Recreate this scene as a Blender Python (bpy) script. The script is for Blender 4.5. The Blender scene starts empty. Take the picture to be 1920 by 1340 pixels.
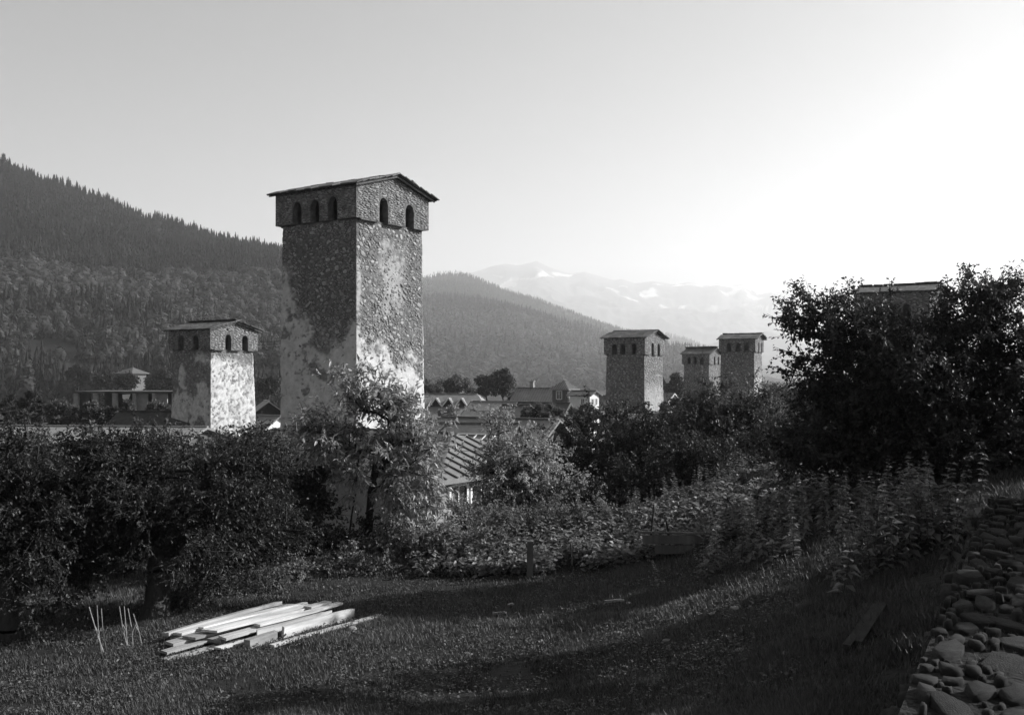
import bpy, math, random
import numpy as np
from mathutils import Vector, Matrix

# ---------------------------------------------------------------- camera, sky, sun, exposure
F = 1900.0            # focal length in photo pixels (photo is 1920 x 1340)
HY = 700.0            # photo row of the horizon
sc = bpy.context.scene
col = sc.collection
SUN_AZ, SUN_EL = 78.0, 26.0      # degrees clockwise from the view direction, above the horizon

cam_d = bpy.data.cameras.new('camera')
cam = bpy.data.objects.new('camera', cam_d); col.objects.link(cam)
cam.location = (0, 0, 0); cam.rotation_euler = (math.radians(90), 0, 0)
cam_d.sensor_width = 36; cam_d.lens = F / 1920 * 36
cam_d.shift_y = (HY - 670) / 1920
cam_d.clip_start = 0.05; cam_d.clip_end = 60000
sc.camera = cam

world = bpy.data.worlds.new('World'); sc.world = world; world.use_nodes = True
wn = world.node_tree; wn.nodes.clear()
w_out = wn.nodes.new('ShaderNodeOutputWorld')
w_bg = wn.nodes.new('ShaderNodeBackground'); w_bg.inputs['Strength'].default_value = 0.084
sky = wn.nodes.new('ShaderNodeTexSky'); sky.sky_type = 'NISHITA'; sky.sun_disc = False
sky.sun_elevation = math.radians(SUN_EL); sky.sun_rotation = math.radians(SUN_AZ)
sky.altitude = 1400; sky.air_density = 1.0; sky.dust_density = 3.0; sky.ozone_density = 1.0
sep = wn.nodes.new('ShaderNodeSeparateColor')          # black-and-white film behind a red filter
wn.links.new(sky.outputs[0], sep.inputs[0])
def wnode(t, **k):
    n = wn.nodes.new(t)
    for q, v in k.items(): setattr(n, q, v)
    return n
# one faint wisp of cloud above the range
tcw = wnode('ShaderNodeTexCoord'); mpw = wnode('ShaderNodeMapping'); mpw.vector_type = 'TEXTURE'
cd_ = Vector(((1278 - 960) / F, 1, (HY - 470) / F)).normalized()
mpw.inputs['Location'].default_value = cd_; mpw.inputs['Scale'].default_value = (.022, .05, .009)
lnw = wnode('ShaderNodeVectorMath', operation='LENGTH'); nzw = wnode('ShaderNodeTexNoise'); nzw.inputs['Scale'].default_value = 1.6; nzw.inputs['Detail'].default_value = 5
wn.links.new(tcw.outputs['Generated'], mpw.inputs[0]); wn.links.new(mpw.outputs[0], lnw.inputs[0]); wn.links.new(mpw.outputs[0], nzw.inputs['Vector'])
adw = wnode('ShaderNodeMath', operation='MULTIPLY_ADD'); adw.inputs[1].default_value = 1.6; wn.links.new(nzw.outputs['Fac'], adw.inputs[0]); wn.links.new(lnw.outputs['Value'], adw.inputs[2])
mrw = wnode('ShaderNodeMapRange'); mrw.inputs['From Min'].default_value = .75; mrw.inputs['From Max'].default_value = 1.6; mrw.inputs['To Min'].default_value = 1.22; mrw.inputs['To Max'].default_value = 1.0
wn.links.new(adw.outputs[0], mrw.inputs[0])
muw = wnode('ShaderNodeMath', operation='MULTIPLY'); wn.links.new(sep.outputs[0], muw.inputs[0]); wn.links.new(mrw.outputs[0], muw.inputs[1])
wn.links.new(muw.outputs[0], w_bg.inputs['Color'])
wn.links.new(w_bg.outputs[0], w_out.inputs['Surface'])

sun_d = bpy.data.lights.new('sun', 'SUN'); sun_d.energy = 5.0; sun_d.angle = math.radians(0.5)
sun_d.color = (1.0, 1.0, 1.0)
sun = bpy.data.objects.new('sun', sun_d); col.objects.link(sun)
az, el = math.radians(SUN_AZ), math.radians(SUN_EL)
to_sun = Vector((math.sin(az) * math.cos(el), math.cos(az) * math.cos(el), math.sin(el)))
sun.rotation_euler = to_sun.to_track_quat('Z', 'Y').to_euler()
sun.location = (60, 20, 60)

sc.view_settings.view_transform = 'Standard'; sc.view_settings.look = 'None'
sc.view_settings.exposure = 0.98; sc.view_settings.gamma = 1.0
sc.view_settings.use_curve_mapping = False
try:
    sc.cycles.max_bounces = 6; sc.cycles.diffuse_bounces = 3; sc.cycles.glossy_bounces = 2
    sc.cycles.transmission_bounces = 3; sc.cycles.volume_bounces = 2; sc.cycles.transparent_max_bounces = 6
    sc.cycles.use_denoising = True
    sc.cycles.caustics_reflective = False; sc.cycles.caustics_refractive = False
except Exception:
    pass

# ---------------------------------------------------------------- helpers
def R(a): return math.radians(a)
def W(px, py, d):                       # point of the photo at distance d along the view axis
    return Vector(((px - 960) / F * d, d, (HY - py) / F * d))

def tag(o, label=None, cat=None, group=None, kind=None):
    if label: o['label'] = label
    if cat: o['category'] = cat
    if group: o['group'] = group
    if kind: o['kind'] = kind
    return o
def link(o, parent=None):
    col.objects.link(o)
    if parent is not None: o.parent = parent
    return o
def empty(name, loc=(0, 0, 0), rz=0.0):
    o = bpy.data.objects.new(name, None); o.empty_display_size = 0.3
    o.location = loc; o.rotation_euler = (0, 0, rz)
    return link(o)

def np_mesh(name, V, Fc, mat=None, smooth=False, attrs=None):
    """V (n,3), Fc (m,k) all polygons with k corners"""
    V = np.ascontiguousarray(V, dtype=np.float32); Fc = np.ascontiguousarray(Fc, dtype=np.int32)
    me = bpy.data.meshes.new(name)
    m, k = Fc.shape
    me.vertices.add(len(V)); me.vertices.foreach_set('co', V.ravel())
    me.loops.add(m * k); me.loops.foreach_set('vertex_index', Fc.ravel())
    me.polygons.add(m)
    me.polygons.foreach_set('loop_start', np.arange(0, m * k, k, dtype=np.int32))
    me.polygons.foreach_set('loop_total', np.full(m, k, dtype=np.int32))
    if smooth: me.polygons.foreach_set('use_smooth', np.ones(m, dtype=bool))
    me.update(calc_edges=True)
    if attrs:
        for an, av in attrs.items():
            a = me.attributes.new(an, 'FLOAT', 'POINT')
            a.data.foreach_set('value', np.ascontiguousarray(av, dtype=np.float32))
    if mat: me.materials.append(mat)
    return me
def np_obj(name, V, Fc, mat, parent=None, smooth=False, attrs=None):
    return link(bpy.data.objects.new(name, np_mesh(name, V, Fc, mat, smooth, attrs)), parent)

class MB:                                # small mesh builder for boxes, prisms, tubes
    def __init__(s): s.v = []; s.f = []
    def poly(s, pts, faces):
        b = len(s.v); s.v += [tuple(p) for p in pts]; s.f += [tuple(b + i for i in f) for f in faces]; return s
    def box(s, c, size, M=None):
        x, y, z = (a / 2 for a in size)
        P = [Vector((sx * x, sy * y, sz * z)) for sz in (-1, 1) for sx, sy in ((-1, -1), (1, -1), (1, 1), (-1, 1))]
        c = Vector(c)
        P = [(M @ p if M is not None else p) + c for p in P]
        return s.poly(P, [(3, 2, 1, 0), (4, 5, 6, 7), (0, 1, 5, 4), (1, 2, 6, 5), (2, 3, 7, 6), (3, 0, 4, 7)])
    def bar(s, a, b, w, h, up=(0, 0, 1)):
        a, b = Vector(a), Vector(b); d = b - a; L = d.length; d.normalize()
        up = Vector(up); sx = d.cross(up)
        if sx.length < 1e-4: sx = d.cross(Vector((1, 0, 0)))
        sx.normalize(); uz = sx.cross(d).normalized()
        M = Matrix((sx, d, uz)).transposed()
        return s.box((a + b) / 2, (w, L, h), M)
    def tube(s, pts, rads, n=6):
        pts = [Vector(p) for p in pts]; rings = []
        for i, p in enumerate(pts):
            d = (pts[min(i + 1, len(pts) - 1)] - pts[max(i - 1, 0)]).normalized()
            sx = d.cross(Vector((0.3, 0.2, 0.93)))
            if sx.length < 1e-3: sx = d.cross(Vector((1, 0, 0)))
            sx.normalize(); sy = d.cross(sx)
            b = len(s.v)
            for k in range(n):
                a = 2 * math.pi * k / n
                s.v.append(tuple(p + (sx * math.cos(a) + sy * math.sin(a)) * rads[i]))
            rings.append(b)
        for i in range(len(rings) - 1):
            for k in range(n):
                k2 = (k + 1) % n
                s.f.append((rings[i] + k, rings[i] + k2, rings[i + 1] + k2, rings[i + 1] + k))
        s.f.append(tuple(rings[0] + k for k in reversed(range(n)))); s.f.append(tuple(rings[-1] + k for k in range(n)))
        return s
    def mesh(s, name, mat):
        me = bpy.data.meshes.new(name); me.from_pydata(s.v, [], s.f); me.update()
        if mat: me.materials.append(mat)
        return me
    def build(s, name, mat, parent=None):
        return link(bpy.data.objects.new(name, s.mesh(name, mat)), parent)

# value noise in numpy
def _h(ix, iy, iz, seed):
    n = (ix.astype(np.int64) * 374761393 + iy.astype(np.int64) * 668265263 + iz.astype(np.int64) * 2147483647 + seed * 1274126177) & 0xFFFFFFFF
    n = ((n ^ (n >> 13)) * 1274126177) & 0xFFFFFFFF
    n = ((n ^ (n >> 15)) * 2246822519) & 0xFFFFFFFF
    return ((n ^ (n >> 16)) & 0xFFFF) / 65535.0
def vn(x, y, z=0.0, seed=0):
    x, y, z = np.broadcast_arrays(np.asarray(x, float), np.asarray(y, float), np.asarray(z, float))
    xi, yi, zi = np.floor(x), np.floor(y), np.floor(z)
    fx, fy, fz = x - xi, y - yi, z - zi
    fx, fy, fz = fx * fx * (3 - 2 * fx), fy * fy * (3 - 2 * fy), fz * fz * (3 - 2 * fz)
    r = 0
    for dx in (0, 1):
        for dy in (0, 1):
            for dz in (0, 1):
                r = r + _h(xi + dx, yi + dy, zi + dz, seed) * (fx if dx else 1 - fx) * (fy if dy else 1 - fy) * (fz if dz else 1 - fz)
    return r * 2 - 1
def fbm(x, y, z=0.0, oct=4, seed=0):
    r = 0; a = 0.5; f = 1.0
    for o in range(oct):
        r = r + a * vn(np.asarray(x) * f, np.asarray(y) * f, np.asarray(z) * f, seed + o * 17); a *= .5; f *= 2.03
    return r
def sstep(a, b, x):
    t = np.clip((x - a) / (b - a), 0, 1); return t * t * (3 - 2 * t)

# ---------------------------------------------------------------- materials (black-and-white film: all greys)
def g(v): return (v, v, v, 1)
def mat(name, lo, hi, rough=.9, scale=3.0, detail=6, bump=.3, bscale=None, dist=.02, coord='Object', spec=.2, stretch=None, transl=0.0, rand=0.0, attr=None, ramp=(.3, .7)):
    """two-tone noise colour with bump; rand adds a per-object shift; attr=(name, lo2, hi2) mixes to a second tone pair by a mesh attribute"""
    m = bpy.data.materials.new(name); m.use_nodes = True; nt = m.node_tree; N = nt.nodes; L = nt.links
    b = N['Principled BSDF']; b.inputs['Roughness'].default_value = rough; b.inputs['Specular IOR Level'].default_value = spec
    tc = N.new('ShaderNodeTexCoord'); mp = N.new('ShaderNodeMapping')
    L.new(tc.outputs[coord], mp.inputs[0])
    if stretch: mp.inputs['Scale'].default_value = stretch
    ns = N.new('ShaderNodeTexNoise'); ns.inputs['Scale'].default_value = scale; ns.inputs['Detail'].default_value = detail; ns.inputs['Roughness'].default_value = .62
    L.new(mp.outputs[0], ns.inputs['Vector'])
    rp = N.new('ShaderNodeValToRGB'); rp.color_ramp.elements[0].position = ramp[0]; rp.color_ramp.elements[1].position = ramp[1]
    rp.color_ramp.elements[0].color = g(lo); rp.color_ramp.elements[1].color = g(hi)
    L.new(ns.outputs['Fac'], rp.inputs[0]); c = rp.outputs[0]
    if attr:
        at = N.new('ShaderNodeAttribute'); at.attribute_name = attr[0]
        rp2 = N.new('ShaderNodeValToRGB'); rp2.color_ramp.elements[0].position = .3; rp2.color_ramp.elements[1].position = .7
        rp2.color_ramp.elements[0].color = g(attr[1]); rp2.color_ramp.elements[1].color = g(attr[2])
        n2 = N.new('ShaderNodeTexNoise'); n2.inputs['Scale'].default_value = scale * (attr[3] if len(attr) > 3 else .7); n2.inputs['Detail'].default_value = 8; n2.inputs['Roughness'].default_value = .7
        L.new(mp.outputs[0], n2.inputs['Vector']); L.new(n2.outputs['Fac'], rp2.inputs[0])
        mx = N.new('ShaderNodeMix'); mx.data_type = 'RGBA'
        L.new(at.outputs['Fac'], mx.inputs['Factor']); L.new(c, mx.inputs['A']); L.new(rp2.outputs[0], mx.inputs['B']); c = mx.outputs['Result']
    if rand:
        oi = N.new('ShaderNodeObjectInfo'); mr = N.new('ShaderNodeMapRange')
        mr.inputs['To Min'].default_value = 1 - rand; mr.inputs['To Max'].default_value = 1 + rand
        L.new(oi.outputs['Random'], mr.inputs[0])
        mu = N.new('ShaderNodeMix'); mu.data_type = 'RGBA'; mu.blend_type = 'MULTIPLY'; mu.inputs['Factor'].default_value = 1
        L.new(c, mu.inputs['A']); L.new(mr.outputs[0], mu.inputs['B']); c = mu.outputs['Result']
    L.new(c, b.inputs['Base Color'])
    if bump:
        nb = N.new('ShaderNodeTexNoise'); nb.inputs['Scale'].default_value = bscale or scale * 4; nb.inputs['Detail'].default_value = 5
        L.new(mp.outputs[0], nb.inputs['Vector'])
        bp = N.new('ShaderNodeBump'); bp.inputs['Strength'].default_value = bump; bp.inputs['Distance'].default_value = dist
        L.new(nb.outputs['Fac'], bp.inputs['Height']); L.new(bp.outputs[0], b.inputs['Normal'])
    if transl:
        tr = N.new('ShaderNodeBsdfTranslucent'); L.new(c, tr.inputs['Color'])
        ms = N.new('ShaderNodeMixShader'); ms.inputs[0].default_value = transl
        L.new(b.outputs[0], ms.inputs[1]); L.new(tr.outputs[0], ms.inputs[2])
        L.new(ms.outputs[0], N['Material Output'].inputs['Surface'])
    return m

def leafmat(name, lo, hi, rough=.5, spec=.35, transl=.3, scale=.8):
    """leaf tone varies leaf by leaf through a per-vertex attribute"""
    m = bpy.data.materials.new(name); m.use_nodes = True; nt = m.node_tree; N = nt.nodes; L = nt.links
    b = N['Principled BSDF']; b.inputs['Roughness'].default_value = rough; b.inputs['Specular IOR Level'].default_value = spec
    at = N.new('ShaderNodeAttribute'); at.attribute_name = 'tone'
    rp = N.new('ShaderNodeValToRGB'); rp.color_ramp.elements[0].color = g(lo); rp.color_ramp.elements[1].color = g(hi)
    L.new(at.outputs['Fac'], rp.inputs[0]); L.new(rp.outputs[0], b.inputs['Base Color'])
    tr = N.new('ShaderNodeBsdfTranslucent'); L.new(rp.outputs[0], tr.inputs['Color'])
    ms = N.new('ShaderNodeMixShader'); ms.inputs[0].default_value = transl
    L.new(b.outputs[0], ms.inputs[1]); L.new(tr.outputs[0], ms.inputs[2]); L.new(ms.outputs[0], N['Material Output'].inputs['Surface'])
    return m

M = {}
M['ground'] = mat('ground soil', .01, .035, scale=1.3, detail=9, bump=.8, bscale=14, dist=.03, coord='Object')
M['hill'] = mat('hill floor', .012, .03, scale=.02, detail=8, bump=0)
M['field'] = mat('mown field', .16, .26, scale=.01, detail=6, bump=0)
M['rockmt'] = mat('mountain rock', .06, .14, scale=.0012, detail=10, bump=0, attr=('snow', .75, .85))
M['t1'] = mat('rubble mortar', .06, .18, scale=3.5, detail=8, bump=.8, bscale=22, dist=.03, attr=('plaster', .36, .64, .55))
M['t2'] = mat('old lime plaster tower', .08, .2, scale=3.0, detail=8, bump=.8, bscale=14, dist=.03, attr=('plaster', .36, .68, 1.3))
M['t3'] = mat('far tower masonry', .07, .19, scale=3.0, detail=8, bump=.8, bscale=10, dist=.04, attr=('plaster', .34, .55, .6))
M['stone'] = mat('grey field stone', .12, .40, scale=2.2, detail=6, bump=.5, bscale=25, dist=.01, rand=.45)
M['stone_s'] = mat('grey rubble stone', .10, .38, scale=2.6, detail=4, bump=.4, bscale=25, dist=.01)
M['wallstone'] = mat('shaded wall stone', .008, .035, scale=2.2, detail=7, bump=.7, bscale=18, dist=.015, rand=.35)  # near-black tone puts the wall's shade into the stone colour
M['slate'] = mat('roof slate', .05, .14, scale=4, bump=.4, bscale=20, dist=.01, rand=.4, spec=.35, rough=.7)
M['oldwood'] = mat('weathered wood', .07, .17, scale=6, bump=.5, bscale=18, dist=.01, stretch=(1, 1, .15), rand=.2)
M['darkwood'] = mat('dark timber', .02, .06, scale=6, bump=.4, bscale=18, dist=.01, stretch=(1, 1, .2))
M['plank'] = mat('sawn pale plank', .22, .72, rough=.75, scale=9, detail=9, bump=.5, bscale=30, dist=.006, stretch=(1, .10, 1), rand=.28)
M['plankold'] = mat('grey sawn plank', .18, .42, rough=.8, scale=7, bump=.4, bscale=26, dist=.006, stretch=(1, .12, 1), rand=.25)
M['bark'] = mat('tree bark', .025, .08, scale=6, bump=1, bscale=22, dist=.05, stretch=(1, 1, .3))
M['twig'] = mat('thin bark', .04, .10, scale=8, bump=0)
M['wallgrey'] = mat('grey render wall', .22, .34, scale=1.5, detail=7, bump=.3, bscale=20, dist=.01)
M['wallwhite'] = mat('whitewashed wall', .58, .74, scale=1.5, detail=7, bump=.2, bscale=20, dist=.01)
M['concrete'] = mat('dark concrete', .05, .12, scale=.8, detail=7, bump=.3, bscale=12, dist=.02)
M['metal'] = mat('sheet metal roof', .15, .24, rough=.5, scale=.9, detail=7, bump=.1, bscale=6, dist=.01, spec=.4, rand=.15)
M['metaldark'] = mat('old dark sheet roof', .06, .12, rough=.55, scale=.9, detail=7, bump=.15, bscale=6, dist=.01, spec=.4)
M['tile'] = mat('dark roof tile', .03, .08, rough=.7, scale=3, detail=6, bump=.2, bscale=14, dist=.01, rand=.35)
M['white'] = mat('white paint', .68, .8, rough=.5, scale=4, bump=.1)
M['glass'] = mat('dark window pane', .01, .02, rough=.08, scale=2, bump=0, spec=.8)
M['iron'] = mat('galvanised steel', .10, .18, rough=.5, scale=5, bump=0)
M['leaf_apple'] = leafmat('apple leaf', 0.05, 0.18, transl=0.4)
M['leaf_dark'] = leafmat('dark leaf', 0.018, 0.075, transl=0.36)
M['leaf_cherry'] = leafmat('cherry leaf', 0.2, 0.48, rough=.4, spec=.5, transl=0.42)
M['leaf_pale'] = leafmat('pale leaf', 0.2, 0.5, transl=0.42)
M['leaf_weed'] = leafmat('weed leaf', 0.09, 0.3, transl=0.42)
M['leaf_nettle'] = leafmat('nettle leaf', .08, .26, transl=.35)
M['grass'] = leafmat('grass blade', .035, .15, transl=.25, rough=.55)
M['conifer'] = leafmat('spruce needles', .004, .04, transl=.1, rough=.8, spec=.1)
M['decid'] = leafmat('broadleaf canopy', .012, .09, transl=.2, rough=.7, spec=.15)

# ---------------------------------------------------------------- ground
_gd = np.array([0, 4, 8, 12, 16, 18.8, 22, 27, 32, 40, 48, 62, 150, 400, 1000, 3000, 30000.])
_gz = np.array([-2.7, -2.8, -3.0, -3.2, -3.35, -3.3, -4.6, -6.0, -6.9, -8.6, -10.0, -11.0, -12.0, -16., -22., -25., -25.])
def G(x, y):
    x = np.asarray(x, float); y = np.asarray(y, float)
    z = np.interp(y, _gd, _gz)
    rise = 0.34 * np.log1p(np.exp(np.clip((x - (.9 - .5 * sstep(14, 18, y))) * 1.4, -30, 30))) / 1.4
    rise = 3.6 * np.tanh(rise / 3.6)
    fade = sstep(60, 22, y)
    z = z + rise * fade
    z = z + 0.07 * fbm(x * .5, y * .5, 0, 3, 5) * sstep(40, 15, y)
    z = z - 0.06 * np.clip(-x - 4, 0, 8) * sstep(30, 18, y)
    return z
def Gs(x, y): return float(G(x, y))
def on_ground(px, d):                 # ground point under photo column px at distance d
    x = (px - 960) / F * d
    return Vector((x, d, Gs(x, d)))

def make_ground():
    rr = 1.2 * 1.031 ** np.arange(0, 326); aa = np.radians(np.linspace(-82, 82, 236))
    Rr, A = np.meshgrid(rr, aa, indexing='ij')
    X, Y = Rr * np.sin(A), Rr * np.cos(A)
    Z = G(X, Y)
    V = np.stack([X, Y, Z], -1).reshape(-1, 3)
    n, m = Rr.shape
    i, j = np.meshgrid(np.arange(n - 1), np.arange(m - 1), indexing='ij'); b = (i * m + j).ravel()
    Fc = np.stack([b, b + 1, b + m + 1, b + m], -1)[:, ::-1]
    tag(np_obj('ground', V, Fc, M['ground'], smooth=True), kind='structure')
make_ground()

# ---------------------------------------------------------------- hills and mountains
class Hill:
    def __init__(s, pts, d0, d1, z0, p=1.1, rough=0, seed=0, drop=0, wav=160.):
        s.px = np.array([a for a, b in pts], float); s.py = np.array([b + drop for a, b in pts], float)
        s.d0, s.d1, s.z0, s.p, s.rough, s.seed, s.wav = d0, d1, z0, p, rough, seed, wav
    def at(s, u, v):
        u = np.asarray(u, float); v = np.asarray(v, float)
        d = s.d0 + (s.d1 - s.d0) * v
        x = (u - 960) / F * d
        zc = (HY - np.interp(u, s.px, s.py)) / F * s.d1
        vv = np.clip(v, 0, None)
        t = np.where(vv <= 1, np.power(np.minimum(vv, 1), s.p), 1 - 1.4 * (vv - 1))
        n = fbm(x / s.wav, d / s.wav, 0, 5, s.seed)
        z = s.z0 + (zc - s.z0) * t + n * s.rough * np.clip(4 * vv * (1 - .8 * vv), 0, 1)
        return x, d, z
    def mesh(s, name, m, u0, u1, nu, nv, smooth=True, attrfn=None):
        u, v = np.meshgrid(np.linspace(u0, u1, nu), np.linspace(-.03, 1.35, nv), indexing='ij')
        x, y, z = s.at(u, v)
        V = np.stack([x, y, z], -1).reshape(-1, 3)
        i, j = np.meshgrid(np.arange(nu - 1), np.arange(nv - 1), indexing='ij'); b = (i * nv + j).ravel()
        Fc = np.stack([b, b + nv, b + nv + 1, b + 1], -1)
        at = attrfn(u.ravel(), v.ravel(), V) if attrfn else None
        return tag(np_obj(name, V, Fc, m, smooth=smooth, attrs=at), kind='structure')

crest_left = [(-300, 170), (0, 290), (90, 325), (200, 361), (300, 396), (400, 433), (520, 466), (620, 512), (700, 600), (760, 680), (800, 735), (1100, 745)]
hill_left = Hill(crest_left, 360, 1050, -15.5, p=1.25, rough=26, seed=3, drop=9)
hill_left.mesh('hill', M['hill'], -300, 830, 150, 90)
crest_mid = [(300, 640), (600, 575), (760, 540), (810, 530), (850, 525), (885, 527), (960, 550), (1040, 577), (1130, 607), (1200, 628), (1300, 668), (1400, 705), (1500, 730)]
hill_mid = Hill(crest_mid, 1300, 4000, -23, p=1.1, rough=60, seed=8, drop=6, wav=420.)
hill_mid.mesh('hill', M['hill'], 350, 1500, 130, 70)
crest_b = [(1000, 690), (1100, 640), (1180, 622), (1230, 621), (1290, 634), (1340, 657), (1400, 680), (1450, 694), (1500, 706), (1560, 720)]
hill_b = Hill(crest_b, 4300, 5600, -25, p=1.1, rough=30, seed=12, drop=4, wav=300.)
hill_b.mesh('hill', M['hill'], 1000, 1560, 70, 40)
crest_c = [(1100, 700), (1250, 655), (1360, 625), (1440, 612), (1500, 635), (1600, 640), (1700, 655), (1800, 660), (1920, 650), (2100, 640)]
hill_c = Hill(crest_c, 6200, 7600, -25, p=1.0, rough=120, seed=15, drop=0, wav=700.)
hill_c.mesh('foothill', M['hill'], 1100, 2100, 120, 50)

crest_mt = [(300, 560), (600, 540), (780, 520), (806, 516), (816, 521), (838, 514), (846, 508), (858, 516), (880, 512), (905, 505), (925, 498), (948, 494), (970, 497), (985, 494), (1006, 489), (1022, 497), (1040, 505), (1068, 513), (1096, 509), (1125, 518), (1150, 525), (1165, 523), (1190, 531), (1225, 527), (1262, 533), (1290, 529), (1318, 534), (1345, 531), (1365, 535), (1395, 533), (1420, 550), (1450, 547), (1490, 551), (1530, 549), (1580, 556), (1640, 553), (1720, 562), (1800, 556), (1920, 566), (2150, 560)]
class Mountain(Hill):
    def at(s, u, v):
        x, d, z = Hill.at(s, u, v)
        r = 1 - np.abs(fbm(x / 1200., d / 1200., 0, 6, 41)) * 2.2
        z = z + (r - .5) * 330 * np.clip(3.2 * v * (1 - v), 0, 1)
        return x, d, z
mt = Mountain(crest_mt, 8200, 12500, -25, p=.85, rough=0, seed=21, wav=1500.)
def snow(u, v, V):
    x, y, z = V[:, 0], V[:, 1], V[:, 2]
    n = fbm((x + y * .35) / 330., (z * 2.2 - x * .8) / 240., y / 700., 5, 61) + .25 * fbm(x / 2500., y / 2500., 0, 2, 9)
    n1 = fbm((x * .75 + z * 1.5) / 520., (z * 1.3 - x * .5) / 900., y / 1500., 4, 63)
    s = sstep(.075, .03, np.abs(n1)) * sstep(-.02, .1, n) * sstep(600, 820, z + 270 * fbm(x / 900., y / 900., 0, 3, 77))
    s = np.maximum(s, sstep(.0, .12, n) * (u < 875) * sstep(780, 980, z))
    return {'snow': s}
mt.mesh('mountain_range', M['rockmt'], 500, 2150, 760, 220, attrfn=snow)

# tree prototypes for the far woods: clouds of small facets
rng = np.random.default_rng(11)
def proto_conifer(n=34, rad=.17):
    t = rng.uniform(0, 1, n) ** .8; a = rng.uniform(0, 2 * np.pi, n)
    t = np.sort(t); r = rad * (1 - t) * rng.uniform(.75, 1.15, n) + .012
    tip = np.stack([np.cos(a) * r, np.sin(a) * r, t * .93 + .02 - .05 * (1 - t)], -1)
    top = np.stack([np.cos(a) * r * .08, np.sin(a) * r * .08, np.minimum(t + .13, 1.02)], -1)
    s = np.stack([-np.sin(a), np.cos(a), np.zeros(n)], -1) * (r * .62 + .006)[:, None]
    V = np.stack([top, tip - s, tip + s - [0, 0, .02]], 1).reshape(-1, 3)
    return V, rng.uniform(0, 1, n).repeat(3)
def proto_broad(n=150, q=.62):
    d = rng.normal(size=(n, 3)); d /= np.linalg.norm(d, axis=1)[:, None]
    d[:, 2] = np.where(d[:, 2] < -.5, -d[:, 2], d[:, 2])
    lob = 1 + .28 * np.sin(d[:, 0] * 5 + rng.uniform(0, 6)) * np.cos(d[:, 1] * 4 + d[:, 2] * 5 + rng.uniform(0, 6))
    c = d * (rng.uniform(.55, 1, n) * lob)[:, None] * np.array([.42, .42, .43]) + np.array([0, 0, .52])
    e1 = np.cross(d, rng.normal(size=(n, 3))); e1 /= np.linalg.norm(e1, axis=1)[:, None]; e2 = np.cross(d, e1)
    sz = rng.uniform(.09, .17, n)[:, None] * q
    V = np.stack([c + e1 * sz, c - e1 * sz * .6 + e2 * sz, c - e1 * sz * .6 - e2 * sz], 1).reshape(-1, 3)
    return V, rng.uniform(0, 1, n).repeat(3)
CON = [proto_conifer(52, .16) for _ in range(8)]; CONF = [proto_conifer(24, .19) for _ in range(8)]
BRO = [proto_broad() for _ in range(6)]; BROF = [proto_broad(44, .85) for _ in range(6)]
def forest(name, label, protos, P, H, wid, m):
    Vs, Ts = [], []
    k = rng.integers(0, len(protos), len(P)); a = rng.uniform(0, 6.283, len(P)); tone = rng.uniform(0, .6, len(P))
    for i, (pv, pt) in enumerate(protos):
        q = np.where(k == i)[0]
        if not len(q): continue
        ca, sa = np.cos(a[q])[:, None], np.sin(a[q])[:, None]
        w = (H[q] * wid[q])[:, None]
        X = (pv[:, 0] * ca - pv[:, 1] * sa) * w; Y = (pv[:, 0] * sa + pv[:, 1] * ca) * w; Z = pv[:, 2] * H[q][:, None]
        V = np.stack([X, Y, Z], -1) + P[q][:, None, :]
        Vs.append(V.reshape(-1, 3)); Ts.append((pt[None] * .4 + tone[q][:, None]).ravel())
    V = np.concatenate(Vs); T = np.concatenate(Ts)
    o = np_obj(name, V, np.arange(len(V)).reshape(-1, 3), m, attrs={'tone': T})
    return tag(o, label, 'wood', kind='stuff')
def scatter(h, u0, u1, v0, v1, n, seed):
    r = np.random.default_rng(seed)
    # equal area per unit ground: density grows with distance across the fan
    u = r.uniform(u0, u1, n * 2); v = r.uniform(v0, v1, n * 2)
    d = h.d0 + (h.d1 - h.d0) * v
    keep = r.uniform(0, 1, n * 2) < d / (h.d0 + (h.d1 - h.d0) * v1)
    u, v = u[keep], v[keep]
    x, y, z = h.at(u, v)
    return u, v, np.stack([x, y, z - .5], -1), r
# left slope: spruce above, broadleaf belt in the middle, mixed below, meadow strips left bare
u, v, P, r = scatter(hill_left, -120, 800, .03, 1.04, 17000, 5)
nz = fbm(P[:, 0] / 120., P[:, 1] / 120., 0, 4, 31)
row = HY - P[:, 2] / P[:, 1] * F
belt = sstep(.27, .31, v + nz * .10) * sstep(.60, .55, v + nz * .13 + (u - 300) * -.0003)
meadow = ((np.abs(row - 596 - (u - 290) * .1) < 7) & (u > 225) & (u < 330) & (v < .5)) | \
         ((row > 684 + np.abs(u - 230) * .06) & (row < 742) & (u > 110) & (u < 425)) | ((row > 694) & (row < 745) & (u > 470) & (u < 540))
isb = r.uniform(0, 1, len(u)) < np.where(v < .3, .45 + nz, np.clip(belt * 1.05, 0, .97))
gap = fbm(P[:, 0] / 55., P[:, 1] / 90., 0, 3, 91); meadow |= (gap > .42) | ((gap > .25) & (r.uniform(0, 1, len(u)) < .6))
keepc = ~isb & ~meadow; keepb = isb & ~meadow & (r.uniform(0, 1, len(u)) < .8)
hv = 1 + .45 * fbm(P[:, 0] / 70., P[:, 1] / 70., 0, 3, 92)
Hc = r.uniform(8, 18, len(u)) * hv; Hb = r.uniform(5.5, 13, len(u)) * hv
forest('spruce_forest', 'dark spruce forest covering the steep left slope', CON, P[keepc], Hc[keepc], np.full(keepc.sum(), 1.0), M['conifer'])
forest('broadleaf_wood', 'paler broadleaf belt between the spruces on the left slope', BRO, P[keepb], Hb[keepb], np.full(keepb.sum(), 1.05), M['decid'])
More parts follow.
